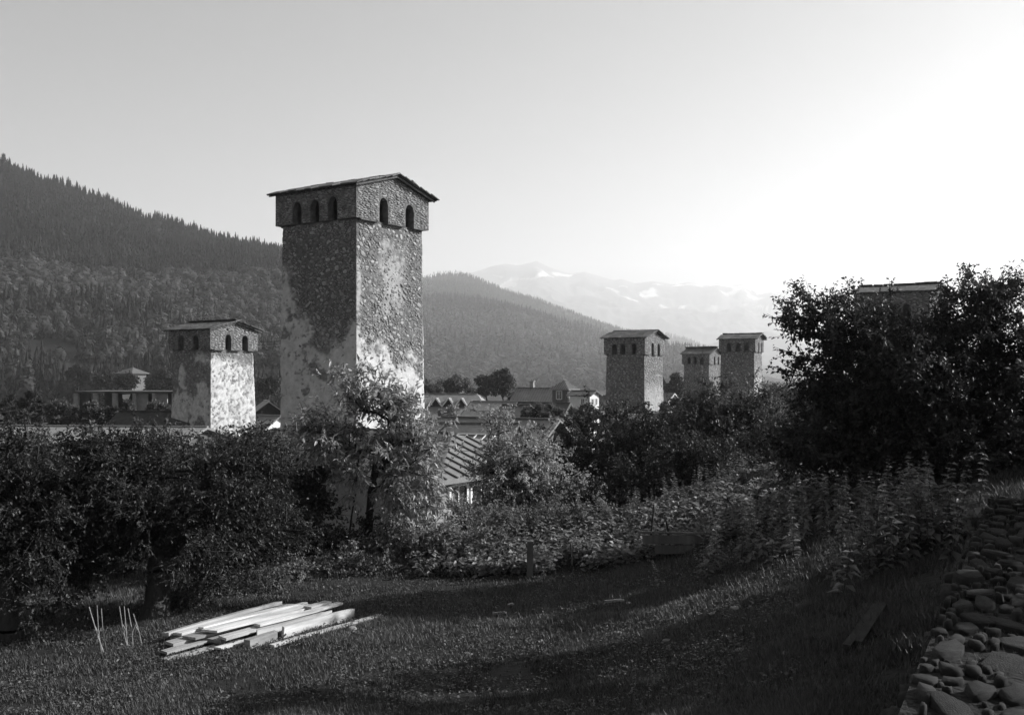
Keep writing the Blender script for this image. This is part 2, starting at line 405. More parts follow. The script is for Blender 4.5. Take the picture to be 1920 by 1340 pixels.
# middle hill
u, v, P, r = scatter(hill_mid, 560, 1420, .0, 1.03, 21000, 6)
nz = fbm(P[:, 0] / 260., P[:, 1] / 260., 0, 4, 33)
isb = r.uniform(0, 1, len(u)) < np.clip(sstep(.42, .16, v + nz * .35) * .95 + .5 * (nz > .22), 0, 1)
Hc = r.uniform(22, 38, len(u)); Hb = r.uniform(15, 25, len(u))
forest('spruce_forest', 'hazy spruce forest on the rounded middle hill', CONF, P[~isb], Hc[~isb], np.full((~isb).sum(), 1.0), M['conifer'])
forest('broadleaf_wood', 'hazy broadleaf wood at the foot of the middle hill', BROF, P[isb], Hb[isb], np.full(isb.sum(), 1.05), M['decid'])
u, v, P, r = scatter(hill_b, 1080, 1540, .0, 1.02, 5000, 7)
forest('spruce_forest', 'thin far forest on the low ridge behind the right towers', CONF, P, r.uniform(20, 34, len(u)), np.full(len(u), 1.1), M['conifer'])
# pale field and its hedge in the valley beyond the right towers
fm = MB()
def fz(x, y): return Gs(x, y) + 2.0
ps = [(420, 1750), (760, 1750), (1500, 2500), (600, 2520)]
fm.poly([(x, y, fz(x, y)) for x, y in ps] + [(x, y, fz(x, y) - 6) for x, y in ps], [(0, 1, 2, 3), (0, 4, 5, 1), (1, 5, 6, 2), (2, 6, 7, 3), (3, 7, 4, 0)])
tag(fm.build('field', M['field']), kind='structure')
r = np.random.default_rng(4); n = 260
hx = np.concatenate([r.uniform(550, 1500, n), r.uniform(380, 800, n)]); hy = np.concatenate([r.uniform(2530, 2600, n), r.uniform(1690, 1745, n)])
forest('hedgerow', 'dark hedgerow edging the pale valley field', BROF, np.stack([hx, hy, G(hx, hy)], -1), r.uniform(5, 11, 2 * n), np.full(2 * n, 1.2), M['decid'])

# ---------------------------------------------------------------- stones shared by all masonry
rs = random.Random(7)
def dome_verts(seed, n=7):
    r = np.random.default_rng(seed)
    a = np.arange(n) * 2 * np.pi / n + r.uniform(-.36, .36, n)
    rad = r.uniform(.68, 1.12, n) * (1 / np.maximum(np.abs(np.cos(a)), np.abs(np.sin(a)))) ** r.uniform(.2, .9)
    o = np.stack([np.cos(a) * rad, np.sin(a) * rad, np.full(n, -.5)], -1)
    mid = np.stack([np.cos(a) * rad * .92, np.sin(a) * rad * .92, r.uniform(.25, .6, n)], -1)
    inn = np.stack([np.cos(a) * rad * .66, np.sin(a) * rad * .66, r.uniform(.6, 1.05, n)], -1)
    top = np.array([[r.uniform(-.1, .1), r.uniform(-.1, .1), r.uniform(.85, 1.05)]])
    V = np.concatenate([o, mid, inn, top])
    T = []
    for i in range(n):
        j = (i + 1) % n
        T += [(i, j, n + j), (i, n + j, n + i), (n + i, n + j, 2 * n + j), (n + i, 2 * n + j, 2 * n + i), (2 * n + i, 2 * n + j, 3 * n)]
    return V, np.array(T)
DOMES = [dome_verts(s) for s in range(22)]
def slab_verts(seed, n=7):
    r = np.random.default_rng(900 + seed)
    a = np.arange(n) * 2 * np.pi / n + r.uniform(-.35, .35, n); rad = r.uniform(.62, 1.1, n)
    o = np.stack([np.cos(a) * rad, np.sin(a) * rad, np.full(n, -1.)], -1)
    mid = np.stack([np.cos(a) * rad * .98, np.sin(a) * rad * .98, r.uniform(.2, .75, n)], -1)
    inn = np.stack([np.cos(a) * rad * .84, np.sin(a) * rad * .84, r.uniform(.7, 1.15, n)], -1)
    V = np.concatenate([o, mid, inn, [[0, 0, r.uniform(.8, 1.2)]]]); T = []
    for i in range(n):
        j = (i + 1) % n
        T += [(i, j, n + j), (i, n + j, n + i), (n + i, n + j, 2 * n + j), (n + i, 2 * n + j, 2 * n + i), (2 * n + i, 2 * n + j, 3 * n)]
    return V, np.array(T)
SLABS = [slab_verts(s) for s in range(24)]
DOME_ME = [np_mesh('stone', V, T, M['stone']) for V, T in DOMES]

def throw(w, h, ok, sizes, tries, seed, pack=.84):
    """random packing of ellipses (half axes a,b) on a w x h rectangle, big ones first"""
    r = np.random.default_rng(seed); out = np.zeros((int(tries) + 8, 4)); m = 0
    for (a0, a1, e0, e1, frac) in sizes:
        n = int(tries * frac)
        X = r.uniform(0, w, n); Y = r.uniform(0, h, n); A = r.uniform(a0, a1, n); B = A * r.uniform(e0, e1, n)
        O = ok(X, Y, A)
        for x, y, a, b, o in zip(X, Y, A, B, O):
            if not o: continue
            if m:
                q = ((out[:m, 0] - x) / (out[:m, 2] + a)) ** 2 + ((out[:m, 1] - y) / (out[:m, 3] + b)) ** 2
                if q.min() < pack: continue
            out[m] = (x, y, a, b); m += 1
    return out[:m]

def face_frame(k, w, z0):                # k: 0 = +X face, 1 = -Y face, 2 = -X, 3 = +Y ; u runs left to right seen from outside
    h = w / 2
    if k == 0: return Vector((h, -h, z0)), Vector((0, 1, 0)), Vector((1, 0, 0))
    if k == 1: return Vector((-h, -h, z0)), Vector((1, 0, 0)), Vector((0, -1, 0))
    if k == 2: return Vector((-h, h, z0)), Vector((0, -1, 0)), Vector((-1, 0, 0))
    return Vector((h, h, z0)), Vector((-1, 0, 0)), Vector((0, 1, 0))

def stones_on(items, parent, n_single, mat_stuff, name_stuff='rubble', me=None, shapes=None):
    """items: (pos, uvec, vvec, nvec, a, b, depth). The largest become stones of their own, the rest one joined part"""
    items = sorted(items, key=lambda t: -t[4] * t[5])
    for (p, u, v, n, a, b, dp) in items[:n_single]:
        o = bpy.data.objects.new('stone', rs.choice(me or DOME_ME))
        m = Matrix(((u.x * a, v.x * b, n.x * dp, p.x), (u.y * a, v.y * b, n.y * dp, p.y), (u.z * a, v.z * b, n.z * dp, p.z), (0, 0, 0, 1)))
        link(o, parent); o.matrix_local = m
    rest = items[n_single:]
    if rest:
        Vs, Ts, k = [], [], 0
        for (p, u, v, n, a, b, dp) in rest:
            V, T = rs.choice(shapes or DOMES)
            B = np.array([[u.x * a, v.x * b, n.x * dp], [u.y * a, v.y * b, n.y * dp], [u.z * a, v.z * b, n.z * dp]])
            Vs.append(V @ B.T + np.array(p)); Ts.append(T + k); k += len(V)
        tag(np_obj(name_stuff, np.concatenate(Vs), np.concatenate(Ts), mat_stuff, parent), kind='stuff')

def arched_wall(L, H, th, arches, gable=0.0, jag=None):
    """solid wall in local u (0..L), thickness along -n, z from 0; arches (centre, width, height) are notches open below; returns verts (u, t, z) and quads"""
    bp = {0.0, L, L / 2}
    for c, w, h in arches:
        for k in range(9): bp.add(c - w / 2 + w * k / 8)
    bp |= {L * i / 16 for i in range(17)}
    us = sorted(bp); us = [u for i, u in enumerate(us) if i == 0 or u - us[i - 1] > 1e-4]
    def bot(um, u):
        for c, w, h in arches:
            if abs(um - c) < w / 2:
                r = w / 2; x = min(1, abs(u - c) / r)
                return h - r * 1.15 + r * 1.15 * math.sqrt(max(0, 1 - x * x))
        return 0.0
    def top(u): return H + gable * (1 - abs(u - L / 2) / (L / 2))
    V, Q = [], []
    prev = None
    for a, b in zip(us[:-1], us[1:]):
        m = (a + b) / 2; za, zb = bot(m, a), bot(m, b)
        if za < .01: za = 0
        if zb < .01: zb = 0
        k = len(V)
        V += [(a, 0, za), (b, 0, zb), (b, 0, top(b)), (a, 0, top(a)), (a, -th, za), (b, -th, zb), (b, -th, top(b)), (a, -th, top(a))]
        Q += [(k, k + 1, k + 2, k + 3), (k + 5, k + 4, k + 7, k + 6), (k + 4, k + 5, k + 1, k), (k + 3, k + 2, k + 6, k + 7)]
        if prev is not None and abs(prev - za) > .01:
            lo, hi = min(prev, za), max(prev, za); j = len(V)
            V += [(a, 0, lo), (a, 0, hi), (a, -th, hi), (a, -th, lo)]; Q.append((j, j + 1, j + 2, j + 3))
        prev = zb
    for u in (0, L):
        j = len(V); V += [(u, 0, 0), (u, 0, top(u)), (u, -th, top(u)), (u, -th, 0)]; Q.append((j, j + 1, j + 2, j + 3))
    return V, Q

def slate_mesh(w, l, t, seed):
    r = random.Random(seed); x, y = w / 2, l / 2
    c = [(-x * r.uniform(.9, 1), -y * r.uniform(.93, 1.06)), (x * r.uniform(.9, 1), -y * r.uniform(.93, 1.06)), (x, y), (-x, y)]
    mb = MB(); mb.poly([(a, b, -t / 2 * r.uniform(.7, 1.2)) for a, b in c] + [(a, b, t / 2 * r.uniform(.7, 1.2)) for a, b in c],
                       [(3, 2, 1, 0), (4, 5, 6, 7), (0, 1, 5, 4), (1, 2, 6, 5), (2, 3, 7, 6), (3, 0, 4, 7)])
    return mb.mesh('slate', M['slate'])

ROT = R(-34)
def tower(label, px, d, zc, zb, wc, wb, wt, hc, gable, arches_x, arches_y, plaster, stoneset, cell, nsingle, mt_, rot=ROT, group=None, tries=9000,
          roofover=.32, slate=.55, holes=(), top_rows=None, mstuff='stone_s'):
    """px: photo column of the corner nearest the viewer at distance d; zc crown bottom, zb base; wc crown width, wb/wt body width at base/top"""
    corner = W(px, HY, d)
    nR = Vector((math.cos(rot), math.sin(rot), 0)); nL = Vector((math.sin(rot), -math.cos(rot), 0))
    c = corner - (nR + nL) * (wc / 2); base = Vector((c.x, c.y, zb))
    root = empty('stone_tower', base, rot); tag(root, label, 'tower', group)
    Hb = zc - zb
    # --- body: one skin round all four sides, pushed in and out by noise
    nu = max(8, int(wb / cell)); nv = max(12, int(min(Hb, 14.5) / cell)); zlow = Hb - min(Hb, 14.5)
    ring = []
    for k in range(4):
        for i in range(nu): ring.append((k, i / nu))
    kk = np.array([a for a, b in ring]); uu = np.array([b for a, b in ring])
    zz = np.concatenate([[0], np.linspace(zlow + .001, Hb + .02, nv)])
    Kg, Zg = np.meshgrid(kk, zz, indexing='ij'); Ug, _ = np.meshgrid(uu, zz, indexing='ij')
    wz = wb + (wt - wb) * Zg / Hb; s = Ug - .5
    X = np.select([Kg == 0, Kg == 1, Kg == 2, Kg == 3], [.5 + 0 * s, s, -.5 + 0 * s, -s]) * wz
    Y = np.select([Kg == 0, Kg == 1, Kg == 2, Kg == 3], [s, -.5 + 0 * s, -s, .5 + 0 * s]) * wz
    # face 0 runs from -Y to +Y, face 1 from -X to +X ... stitched in the order 1,0,3,2
    order = np.concatenate([np.where(kk == k)[0] for k in (1, 0, 3, 2)])
    X, Y, Zg, Kg, Ug = X[order], Y[order], Zg[order], Kg[order], Ug[order]
    pl = plaster(Kg, Ug, Zg + zb)
    n1 = fbm(X * 1.1, Y * 1.1, Zg * 1.1, 3, 71); n2 = fbm(X * 5, Y * 5, Zg * 7, 3, 72)
    dsp = .05 * n1 + (.055 * n2) * (1 - .72 * pl) + .035 * pl - .03 * (pl < .5) * (n2 > .25)
    rad = np.sqrt(X * X + Y * Y); X = X * (1 + dsp / rad); Y = Y * (1 + dsp / rad)
    nr, nz_ = X.shape
    V = np.stack([X, Y, Zg], -1).reshape(-1, 3)
    i, j = np.meshgrid(np.arange(nr), np.arange(nz_ - 1), indexing='ij')
    b0 = (i * nz_ + j).ravel(); b1 = (((i + 1) % nr) * nz_ + j).ravel()
    Fc = np.stack([b0, b1, b1 + 1, b0 + 1], -1)
    body = np_obj('wall', V, Fc, mt_, root, attrs={'plaster': pl.ravel()})
    MB().box((0, 0, Hb - .03), (wt - .1, wt - .1, .06)).build('floor', M['darkwood'], root)
    # --- stones on the two faces that show
    items = []
    for k in (0, 1):
        zl = max(0.3, Hb - 13.5) if stoneset['body'] else Hb
        hh = Hb - zl - .02
        if hh <= 0: continue
        def ok(x, y, a, k=k, zl=zl):
            w_here = wb + (wt - wb) * (zl + y) / Hb
            u = (x - wb / 2) / w_here + .5
            p = plaster(np.full(len(x), k), u, zl + y + zb)
            return (p < np.random.default_rng(3).uniform(.08, .92, len(x))) & (u > a / wb) & (u < 1 - a / wb) & (y < hh - a * .6)
        for (x, y, a, b) in throw(wb, hh, ok, stoneset['body'], tries, 100 + k + int(px)):
            wh = wb + (wt - wb) * (zl + y) / Hb
            o, uv, nv_ = face_frame(k, wh, 0)
            u = x - wb / 2 + wh / 2
            p = o + uv * u + Vector((0, 0, zl + y)) + nv_ * rs.uniform(-.03, .0)
            t = rs.gauss(0, .4)
            u2 = uv * math.cos(t) + Vector((0, 0, 1)) * math.sin(t); v2 = -uv * math.sin(t) + Vector((0, 0, 1)) * math.cos(t)
            n2_ = (nv_ + uv * rs.gauss(0, .12) + Vector((0, 0, rs.gauss(0, .12)))).normalized()
            items.append((p, u2, v2, n2_, a, b, min(.05, a * rs.uniform(.3, .65))))
    stones_on(items, body, nsingle, M[mstuff])
    # --- crown: four arched walls standing out over the body, gables on +X and -X
    th = (wc - wt) / 2 + .12
    crown = empty('crown', (0, 0, 0)); crown.parent = root
    citems = []
    for k in range(4):
        ar = arches_x if k in (0, 2) else arches_y
        L = wc if k in (1, 3) else wc - 2 * th
        if k > 1: ar = []
        V, Q = arched_wall(L, hc, th, [(a * wc - (wc - L) / 2, w, h) for a, w, h in ar], gable if k in (0, 2) else 0.0)
        o, uv, nv_ = face_frame(k, wc, Hb)
        if k in (0, 2): o = o + uv * th
        P = []
        for (u, t, z) in V:
            q = o + uv * u + nv_ * t
            jit = float(.02 * fbm(q.x * 3, q.y * 3, z * 3 + 9, 2, 5)) if t == 0 else 0
            q = q + nv_ * jit
            P.append((q.x, q.y, q.z + z - (.05 if k in (0, 2) else .0) * (z <= .001)))
        cw = MB(); cw.poly(P, Q); ob = cw.build('crown_wall', M['t3'] if mt_ is M['t3'] else M['t1'], root)
        if k in (0, 1):
            o2, _, _ = face_frame(k, wc, Hb)
            arr = [(a * wc, w, h) for a, w, h in ar]
            def okc(x, y, a):
                r = (x > a) & (x < wc - a) & (y > a * .3) & (y < hc - a * .5 + (gable * (1 - np.abs(x - wc / 2) / (wc / 2)) if k == 0 else 0))
                for c_, w_, h_ in arr: r &= ~((np.abs(x - c_) < w_ / 2 + a * .9) & (y < h_ + .04))
                return r
            its = []
            for (x, y, a, b) in throw(wc, hc + gable, okc, stoneset['crown'], tries * .5, 300 + k + int(px)):
                p = o2 + uv * x + Vector((0, 0, y)) + nv_ * rs.uniform(-.015, .005); t = rs.gauss(0, .1)
                u2 = uv * math.cos(t) + Vector((0, 0, 1)) * math.sin(t); v2 = -uv * math.sin(t) + Vector((0, 0, 1)) * math.cos(t)
                its.append((p, u2, v2, nv_, a, b, min(.05, a * rs.uniform(.3, .55))))
            stones_on(its, ob, 0, M[mstuff])
    for (k, u, z, r_) in holes:
        o, uv, nv_ = face_frame(k, wc, Hb); p = o + uv * u + Vector((0, 0, z)) + nv_ * .03
        MB().box(p, (.08 if k == 0 else r_ * 2, r_ * 2 if k == 0 else .08, r_ * 2.4)).build('put_log_hole', M['darkwood'], root)
    bpy.data.objects.remove(crown)
    # --- roof: boards under loose slates, ridge along local X
    roof = bpy.data.objects.new('roof', None); link(roof, root)
    ang = math.atan2(gable, wc / 2); sl = (wc / 2 + roofover) / math.cos(ang); lenx = wc + 2 * roofover
    zr = Hb + hc + gable + .03
    SM = [slate_mesh(slate * f, slate * 1.25, .045 * max(1, slate / .55), i) for i, f in enumerate((.8, .95, 1.1, 1.25, 1.0))]
    for sgn in (-1, 1):
        Rm = Matrix.Rotation(-sgn * ang, 3, 'X')
        def onslope(x, t, hgt=0.0): return Vector((x, sgn * t * math.cos(ang), zr - t * math.sin(ang))) + (Rm @ Vector((0, 0, 1))) * hgt
        cen = onslope(0, sl / 2, .02)
        MB().box(cen, (lenx - .06, sl - .02, .04), Rm).build('roof_board', M['darkwood'], roof)
        nraf = 7
        for i in range(nraf):
            x = -lenx / 2 + .12 + (lenx - .24) * i / (nraf - 1)
            MB().box(onslope(x, sl / 2 - .02, -.045), (.09, sl - .1, .08), Rm).build('rafter', M['oldwood'], roof)
        row = 0; t = sl + .02
        while t > slate * .4:
            x = -lenx / 2 + rs.uniform(0, .3) * slate
            while x < lenx / 2:
                o = bpy.data.objects.new('slate', rs.choice(SM)); link(o, roof)
                w = slate
                p = onslope(min(x + w / 2, lenx / 2 - w * .35) + rs.uniform(-.03, .03), t - slate * .6 + rs.uniform(-.04, .04), .075 + rs.uniform(0, .03))
                q = Rm @ Matrix.Rotation(sgn * -.07 + rs.gauss(0, .02), 3, 'X') @ Matrix.Rotation(rs.gauss(0, .05) + (0 if sgn < 0 else math.pi), 3, 'Z')
                o.matrix_local = Matrix.Translation(p) @ q.to_4x4()
                x += w * rs.uniform(.85, 1.05)
            t -= slate * .8; row += 1
    return root

def yz(y, d): return (HY - y) / F * d
# main tower -----------------------------------------------------
D1 = 49.3
def pl_main(k, u, z):
    y = HY - z * F / (D1 + 1)
    n = 38 * fbm(u * 5 + k * 9, z * .9, k * 3.1, 5, 51) + 26 * fbm(u * 14 + k * 5, z * 2.6, 1, 3, 52)
    bl = np.interp(u, [0, .12, .3, .5, .8, 1], [520, 545, 590, 640, 645, 600])
    br = np.interp(u, [0, .3, .6, .85, 1], [632, 650, 665, 690, 700])
    p = sstep(-24, 24, y + n * 1.5 + 22 * fbm(u * 40 + k, z * 8, 5, 2, 57) - np.where(k == 1, bl, br))
    patch = sstep(1.5, .5, np.hypot((u - .52 + .1 * fbm(z * 1.3, u, 2, 3, 9)) / .2, (y + n * 1.5 - 525) / 50) + .7 * fbm(u * 30, z * 6, 4, 2, 59)) * .55
    edge = .7 * sstep(.10, .02, u + .03 * fbm(z * 3, u * 3, 0, 2, 4)) * sstep(470, 520, y + n)
    p = np.where(k == 0, np.maximum(np.maximum(p, patch), edge), p)
    spots = np.maximum(sstep(.2, .36, fbm(u * 9 + k * 4, z * 2.1, 7, 4, 53)) * .8, sstep(.25, .4, fbm(u * 24 + k * 4, z * 5.5, 3, 3, 54)) * .55)
    return np.clip(p * (1 - spots * (y < 760)), 0, 1)
tower('tall stone watchtower with two arches under its gable, rising above the cherry tree', 668, D1, yz(407, D1), -10.6, 5.62, 5.35, 5.12, 1.62, .78,
      [(.36, .66, 1.22), (.72, .66, 1.15)], [(.28, .62, 1.1), (.5, .62, 1.1), (.72, .62, 1.15)], pl_main,
      dict(body=[(.13, .2, .3, .7, .025), (.075, .12, .3, .75, .12), (.045, .075, .3, .85, .36), (.025, .045, .4, .9, .5)], crown=[(.11, .2, .2, .42, .25), (.05, .11, .25, .5, .45), (.03, .05, .4, .8, .3)]),
      .065, 300, M['t1'], tries=34000)
# left tower -----------------------------------------------------
D2 = 80.
def pl_left(k, u, z):
    y = HY - z * F / (D2 + 1)
    n = 22 * fbm(u * 5 + k * 9, z * .8, k * 2.1, 5, 55)
    p = sstep(-8, 10, y + n - np.where(k == 1, 668, 676))
    spots = sstep(.02, .2, fbm(u * 4 + k * 4 + 1, z * .7, 3, 5, 56) + .14 * np.where(k == 1, sstep(765, 700, y), -1)) * np.where(k == 1, .9, .3)
    sp2 = sstep(-.05, .35, fbm(u * 22 + k * 4, z * 5, 8, 4, 58) + .1 * np.where(k == 0, sstep(745, 790, y), 0)) * np.where(k == 0, .75, .4)
    return np.clip(p * (1 - spots) * (1 - sp2), 0, 1)
tower('squat stone tower with bright limewashed wall, standing against the spruce slope', 394, D2, yz(655, D2), -11.3, 5.0, 5.0, 4.42, 1.62, .62,
      [(.37, .62, 1.25), (.72, .62, 1.2)], [(.3, .66, 1.15), (.66, .66, 1.15)], pl_left,
      dict(body=[(.12, .19, .5, .9, .3), (.07, .12, .5, .9, .7)], crown=[(.12, .2, .28, .5, .4), (.07, .12, .3, .6, .6)]),
      .10, 60, M['t2'], tries=5000, rot=R(-33), holes=((0, 1.75, 1.62, .06), (0, 3.55, 1.55, .06)))
# three towers over the right trees ------------------------------
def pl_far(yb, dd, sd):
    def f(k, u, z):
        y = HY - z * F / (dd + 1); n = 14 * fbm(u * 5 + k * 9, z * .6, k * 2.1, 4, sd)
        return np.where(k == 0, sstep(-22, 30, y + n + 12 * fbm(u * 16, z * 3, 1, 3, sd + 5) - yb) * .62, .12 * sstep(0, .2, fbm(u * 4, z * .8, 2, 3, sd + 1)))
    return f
FS = dict(body=[(.15, .22, .4, .85, .3), (.08, .15, .4, .85, .7)], crown=[(.14, .22, .3, .5, .5), (.08, .14, .35, .7, .5)])
D3 = 110.
tower('stone tower with pale sheeted gable roof, widest of the three over the right trees', 1209, D3, yz(664, D3), -12, 5.05, 5.1, 4.6, 1.85, .72,
      [(.38, .62, 1.3), (.68, .62, 1.25)], [(.26, .6, 1.15), (.47, .6, 1.15), (.74, .6, 1.2)], pl_far(722, D3, 81), FS, .14, 0, M['t3'], tries=5200, slate=.85, mstuff='stone_s')
D4 = 137.
tower('dark stone tower with a bright narrow sunlit side, tallest of the right pair', 1416, D4, yz(659, D4), -12.2, 5.0, 4.9, 4.55, 1.75, .62,
      [(.4, .6, 1.3), (.75, .6, 1.3)], [(.28, .62, 1.2), (.53, .62, 1.2), (.76, .62, 1.2)], pl_far(690, D4, 83), FS, .16, 0, M['t3'], tries=4600, slate=.9, rot=R(-27))
D5 = 168.
tower('low stone tower half hidden behind the dark tower and the tree', 1330, D5, yz(682, D5), -12.6, 4.9, 4.7, 4.45, 1.7, .85,
      [(.45, .62, 1.25), (.78, .62, 1.25)], [(.26, .6, 1.15), (.48, .6, 1.15), (.72, .6, 1.15)], pl_far(800, D5, 85), FS, .18, 0, M['t3'], tries=4000, slate=1.0)
D6 = 74.
tower('dark shaded stone tower whose flat roof shows behind the big right tree', 1743, D6, yz(597, D6), -11.5, 5.4, 5.3, 4.9, 2.05, .55,
      [(.38, .62, 1.2), (.7, .62, 1.2)], [(.3, .62, 1.15), (.5, .62, 1.15), (.7, .62, 1.15)], pl_far(900, D6, 87), FS, .16, 0, M['t3'], tries=2400, slate=.8)

# ---------------------------------------------------------------- houses
M['barnwood'] = mat('old barn board', .035, .09, scale=6, bump=.5, bscale=18, dist=.01, stretch=(1, 1, .15), rand=.35)
def house(name, label, loc, rz, L, Wd, h, rise, mwall, mroof, hip=0.0, over=.5, eav=.45, ribs=0, ribm=None, windows=(), gable_m=None, th=.14, chimney=None, group=None, boards=False, base_drop=3.0, cat='house', fascia=None, dormers=()):
    """origin at the centre of the eave plane on the wall top; ridge along local X. windows: (face, u, z, w, h), u from the middle, z below eave (negative)"""
    root = empty(name, loc, rz); tag(root, label, cat, group)
    x, y = L / 2, Wd / 2
    w = MB()
    zb = -h - base_drop
    if hip <= 0:
        w.poly([(-x, -y, zb), (x, -y, zb), (x, y, zb), (-x, y, zb), (-x, -y, 0), (x, -y, 0), (x, y, 0), (-x, y, 0), (-x, 0, rise - .05), (x, 0, rise - .05)],
               [(0, 1, 5, 4), (1, 2, 6, 9, 5), (2, 3, 7, 6), (3, 0, 4, 8, 7)])
    else:
        w.poly([(-x, -y, zb), (x, -y, zb), (x, y, zb), (-x, y, zb), (-x, -y, 0), (x, -y, 0), (x, y, 0), (-x, y, 0)],
               [(0, 1, 5, 4), (1, 2, 6, 5), (2, 3, 7, 6), (3, 0, 4, 7), (4, 5, 6, 7)])
    w.build('wall', mwall, root)
    # roof slabs
    pit = rise / y; ey = y + eav; ex = x + over; ze = -eav * pit
    hx = ex if hip <= 0 else x - hip
    roof = bpy.data.objects.new('roof', None); link(roof, root)
    def slab(pts, nm, m_):
        t = Vector((0, 0, th)); n = len(pts)
        P = [Vector(p) for p in pts] + [Vector(p) + t for p in pts]
        fs = [tuple(reversed(range(n))), tuple(range(n, 2 * n))] + [(i, (i + 1) % n, n + (i + 1) % n, n + i) for i in range(n)]
        return MB().poly(P, fs).build(nm, m_, roof)
    slab([(-ex, -ey, ze), (ex, -ey, ze), (hx, 0, rise), (-hx, 0, rise)], 'roof_slope', mroof)
    slab([(ex, ey, ze), (-ex, ey, ze), (-hx, 0, rise), (hx, 0, rise)], 'roof_slope', mroof)
    if hip > 0:
        slab([(ex, -ey, ze), (ex, ey, ze), (hx, 0, rise)], 'roof_slope', mroof)
        slab([(-ex, ey, ze), (-ex, -ey, ze), (-hx, 0, rise)], 'roof_slope', mroof)
    MB().bar((-hx, 0, rise + th + .02), (hx, 0, rise + th + .02), .28, .1).build('ridge_cap', ribm or mroof, roof)
    if ribs:
        rm = None
        for sgn in (-1, 1):
            k = 0; xx = -ex + .15
            while xx < ex:
                top = 1.0
                if hip > 0 and abs(xx) > hx: top = (ex - abs(xx)) / (ex - hx)
                a = Vector((xx, sgn * ey, ze + th + .02)); b = Vector((xx, sgn * (ey - ey * top * .985), ze + th + .02 + (rise - ze) * top * .985))
                if (b - a).length > .2: MB().bar(a, b, .06, .06).build('roof_rib', ribm or mroof, roof)
                xx += ribs
            if hip > 0:
                yy = -ey + ribs * .6
                while yy < ey:
                    t = (1 - abs(yy) / ey) * .985
                    a = Vector((sgn * ex, yy, ze + th + .02)); b = Vector((sgn * (ex - (ex - hx) * t), yy, ze + th + .02 + (rise - ze) * t))
                    if (b - a).length > .2: MB().bar(a, b, .06, .06).build('roof_rib', ribm or mroof, roof)
                    yy += ribs
    if fascia and hip <= 0:
        for sx in (-1, 1):
            for sgn in (-1, 1):
                MB().bar((sx * (ex + .03), sgn * ey, ze + th * .5), (sx * (ex + .03), 0, rise + th * .5), .06, .24).build('bargeboard', fascia, roof)
    # gable boards
    if boards and hip <= 0:
        for sx in (-1, 1):
            n = max(6, int(Wd / .38))
            for i in range(n):
                yy = -y + Wd * (i + .5) / n; zt = rise * (1 - abs(yy) / y) - .06
                z0 = -h * .98
                MB().box((sx * (x + .03), yy, (zt + z0) / 2), (.05, Wd / n * .93, zt - z0)).build('gable_board', gable_m or M['oldwood'], root)
    for (fc, u, z, ww, hh) in windows:
        if fc == 0: c = Vector((x + .02, u, z)); ux = Vector((0, 1, 0)); nn = Vector((1, 0, 0))
        elif fc == 1: c = Vector((u, -y - .02, z)); ux = Vector((1, 0, 0)); nn = Vector((0, -1, 0))
        else: c = Vector((-x - .02, u, z)); ux = Vector((0, -1, 0)); nn = Vector((-1, 0, 0))
        fr = MB(); t = .09
        fr.bar(c - ux * ww / 2 + Vector((0, 0, -hh / 2)), c - ux * ww / 2 + Vector((0, 0, hh / 2)), t, .1, nn)
        fr.bar(c + ux * ww / 2 + Vector((0, 0, -hh / 2)), c + ux * ww / 2 + Vector((0, 0, hh / 2)), t, .1, nn)
        fr.bar(c - ux * (ww / 2 - t / 2) + Vector((0, 0, hh / 2)), c + ux * (ww / 2 - t / 2) + Vector((0, 0, hh / 2)), .1, t)
        fr.bar(c - ux * (ww / 2 - t / 2) - Vector((0, 0, hh / 2)), c + ux * (ww / 2 - t / 2) - Vector((0, 0, hh / 2)), .14, t)
        fr.bar(c - Vector((0, 0, hh / 2 - t / 2)), c + Vector((0, 0, hh / 2 - t / 2)), .05, .06, nn)
        f = fr.build('window', M['white'], root)
        p = MB(); p.poly([c - ux * ww / 2 - Vector((0, 0, hh / 2)) + nn * .005, c + ux * ww / 2 - Vector((0, 0, hh / 2)) + nn * .005, c + ux * ww / 2 + Vector((0, 0, hh / 2)) + nn * .005, c - ux * ww / 2 + Vector((0, 0, hh / 2)) + nn * .005], [(0, 1, 2, 3)])
        p.build('pane', M['glass'], f)
    for (xd, td, wd, hd) in dormers:            # small gabled dormers on the -Y slope; td = 0 at eave, 1 at ridge
        yy = -ey + ey * td; zz = ze + (rise - ze) * td + th
        dm = MB(); dep = hd / pit * 1.0
        dm.poly([(xd - wd / 2, yy, zz), (xd + wd / 2, yy, zz), (xd, yy, zz + hd), (xd, yy + dep, zz + hd)], [(0, 1, 2)])
        dm.build('dormer_front', M['darkwood'], roof)
        e = .12
        db = MB().poly([(xd - wd / 2 - e, yy - .15, zz - .06), (xd, yy - .15, zz + hd + .05), (xd, yy + dep, zz + hd + .05), (xd - wd / 2 - e, yy + dep * .05, zz - .06),
                        (xd - wd / 2 - e, yy - .15, zz + .03), (xd, yy - .15, zz + hd + .14), (xd, yy + dep, zz + hd + .14), (xd - wd / 2 - e, yy + dep * .05, zz + .03)],
                       [(0, 3, 2, 1), (4, 5, 6, 7), (0, 1, 5, 4), (2, 3, 7, 6), (3, 0, 4, 7)])
        db.poly([(2 * xd - a, b, c_) for a, b, c_ in db.v], [tuple(reversed(f)) for f in db.f])
        db.build('dormer_roof', mroof, roof)
        if fascia:
            for sg in (-1, 1): MB().bar((xd + sg * (wd / 2 + e), yy - .18, zz - .02), (xd, yy - .18, zz + hd + .1), .05, .16).build('bargeboard', fascia, roof)
    if chimney:
        cx, cy, cz, s_ = chimney
        cb = MB().box((cx, cy, cz), (s_, s_, 1.6)); cb.box((cx, cy, cz + .85), (s_ * 1.4, s_ * 1.4, .12)); cb.build('chimney', M['wallgrey'], root)
    return root

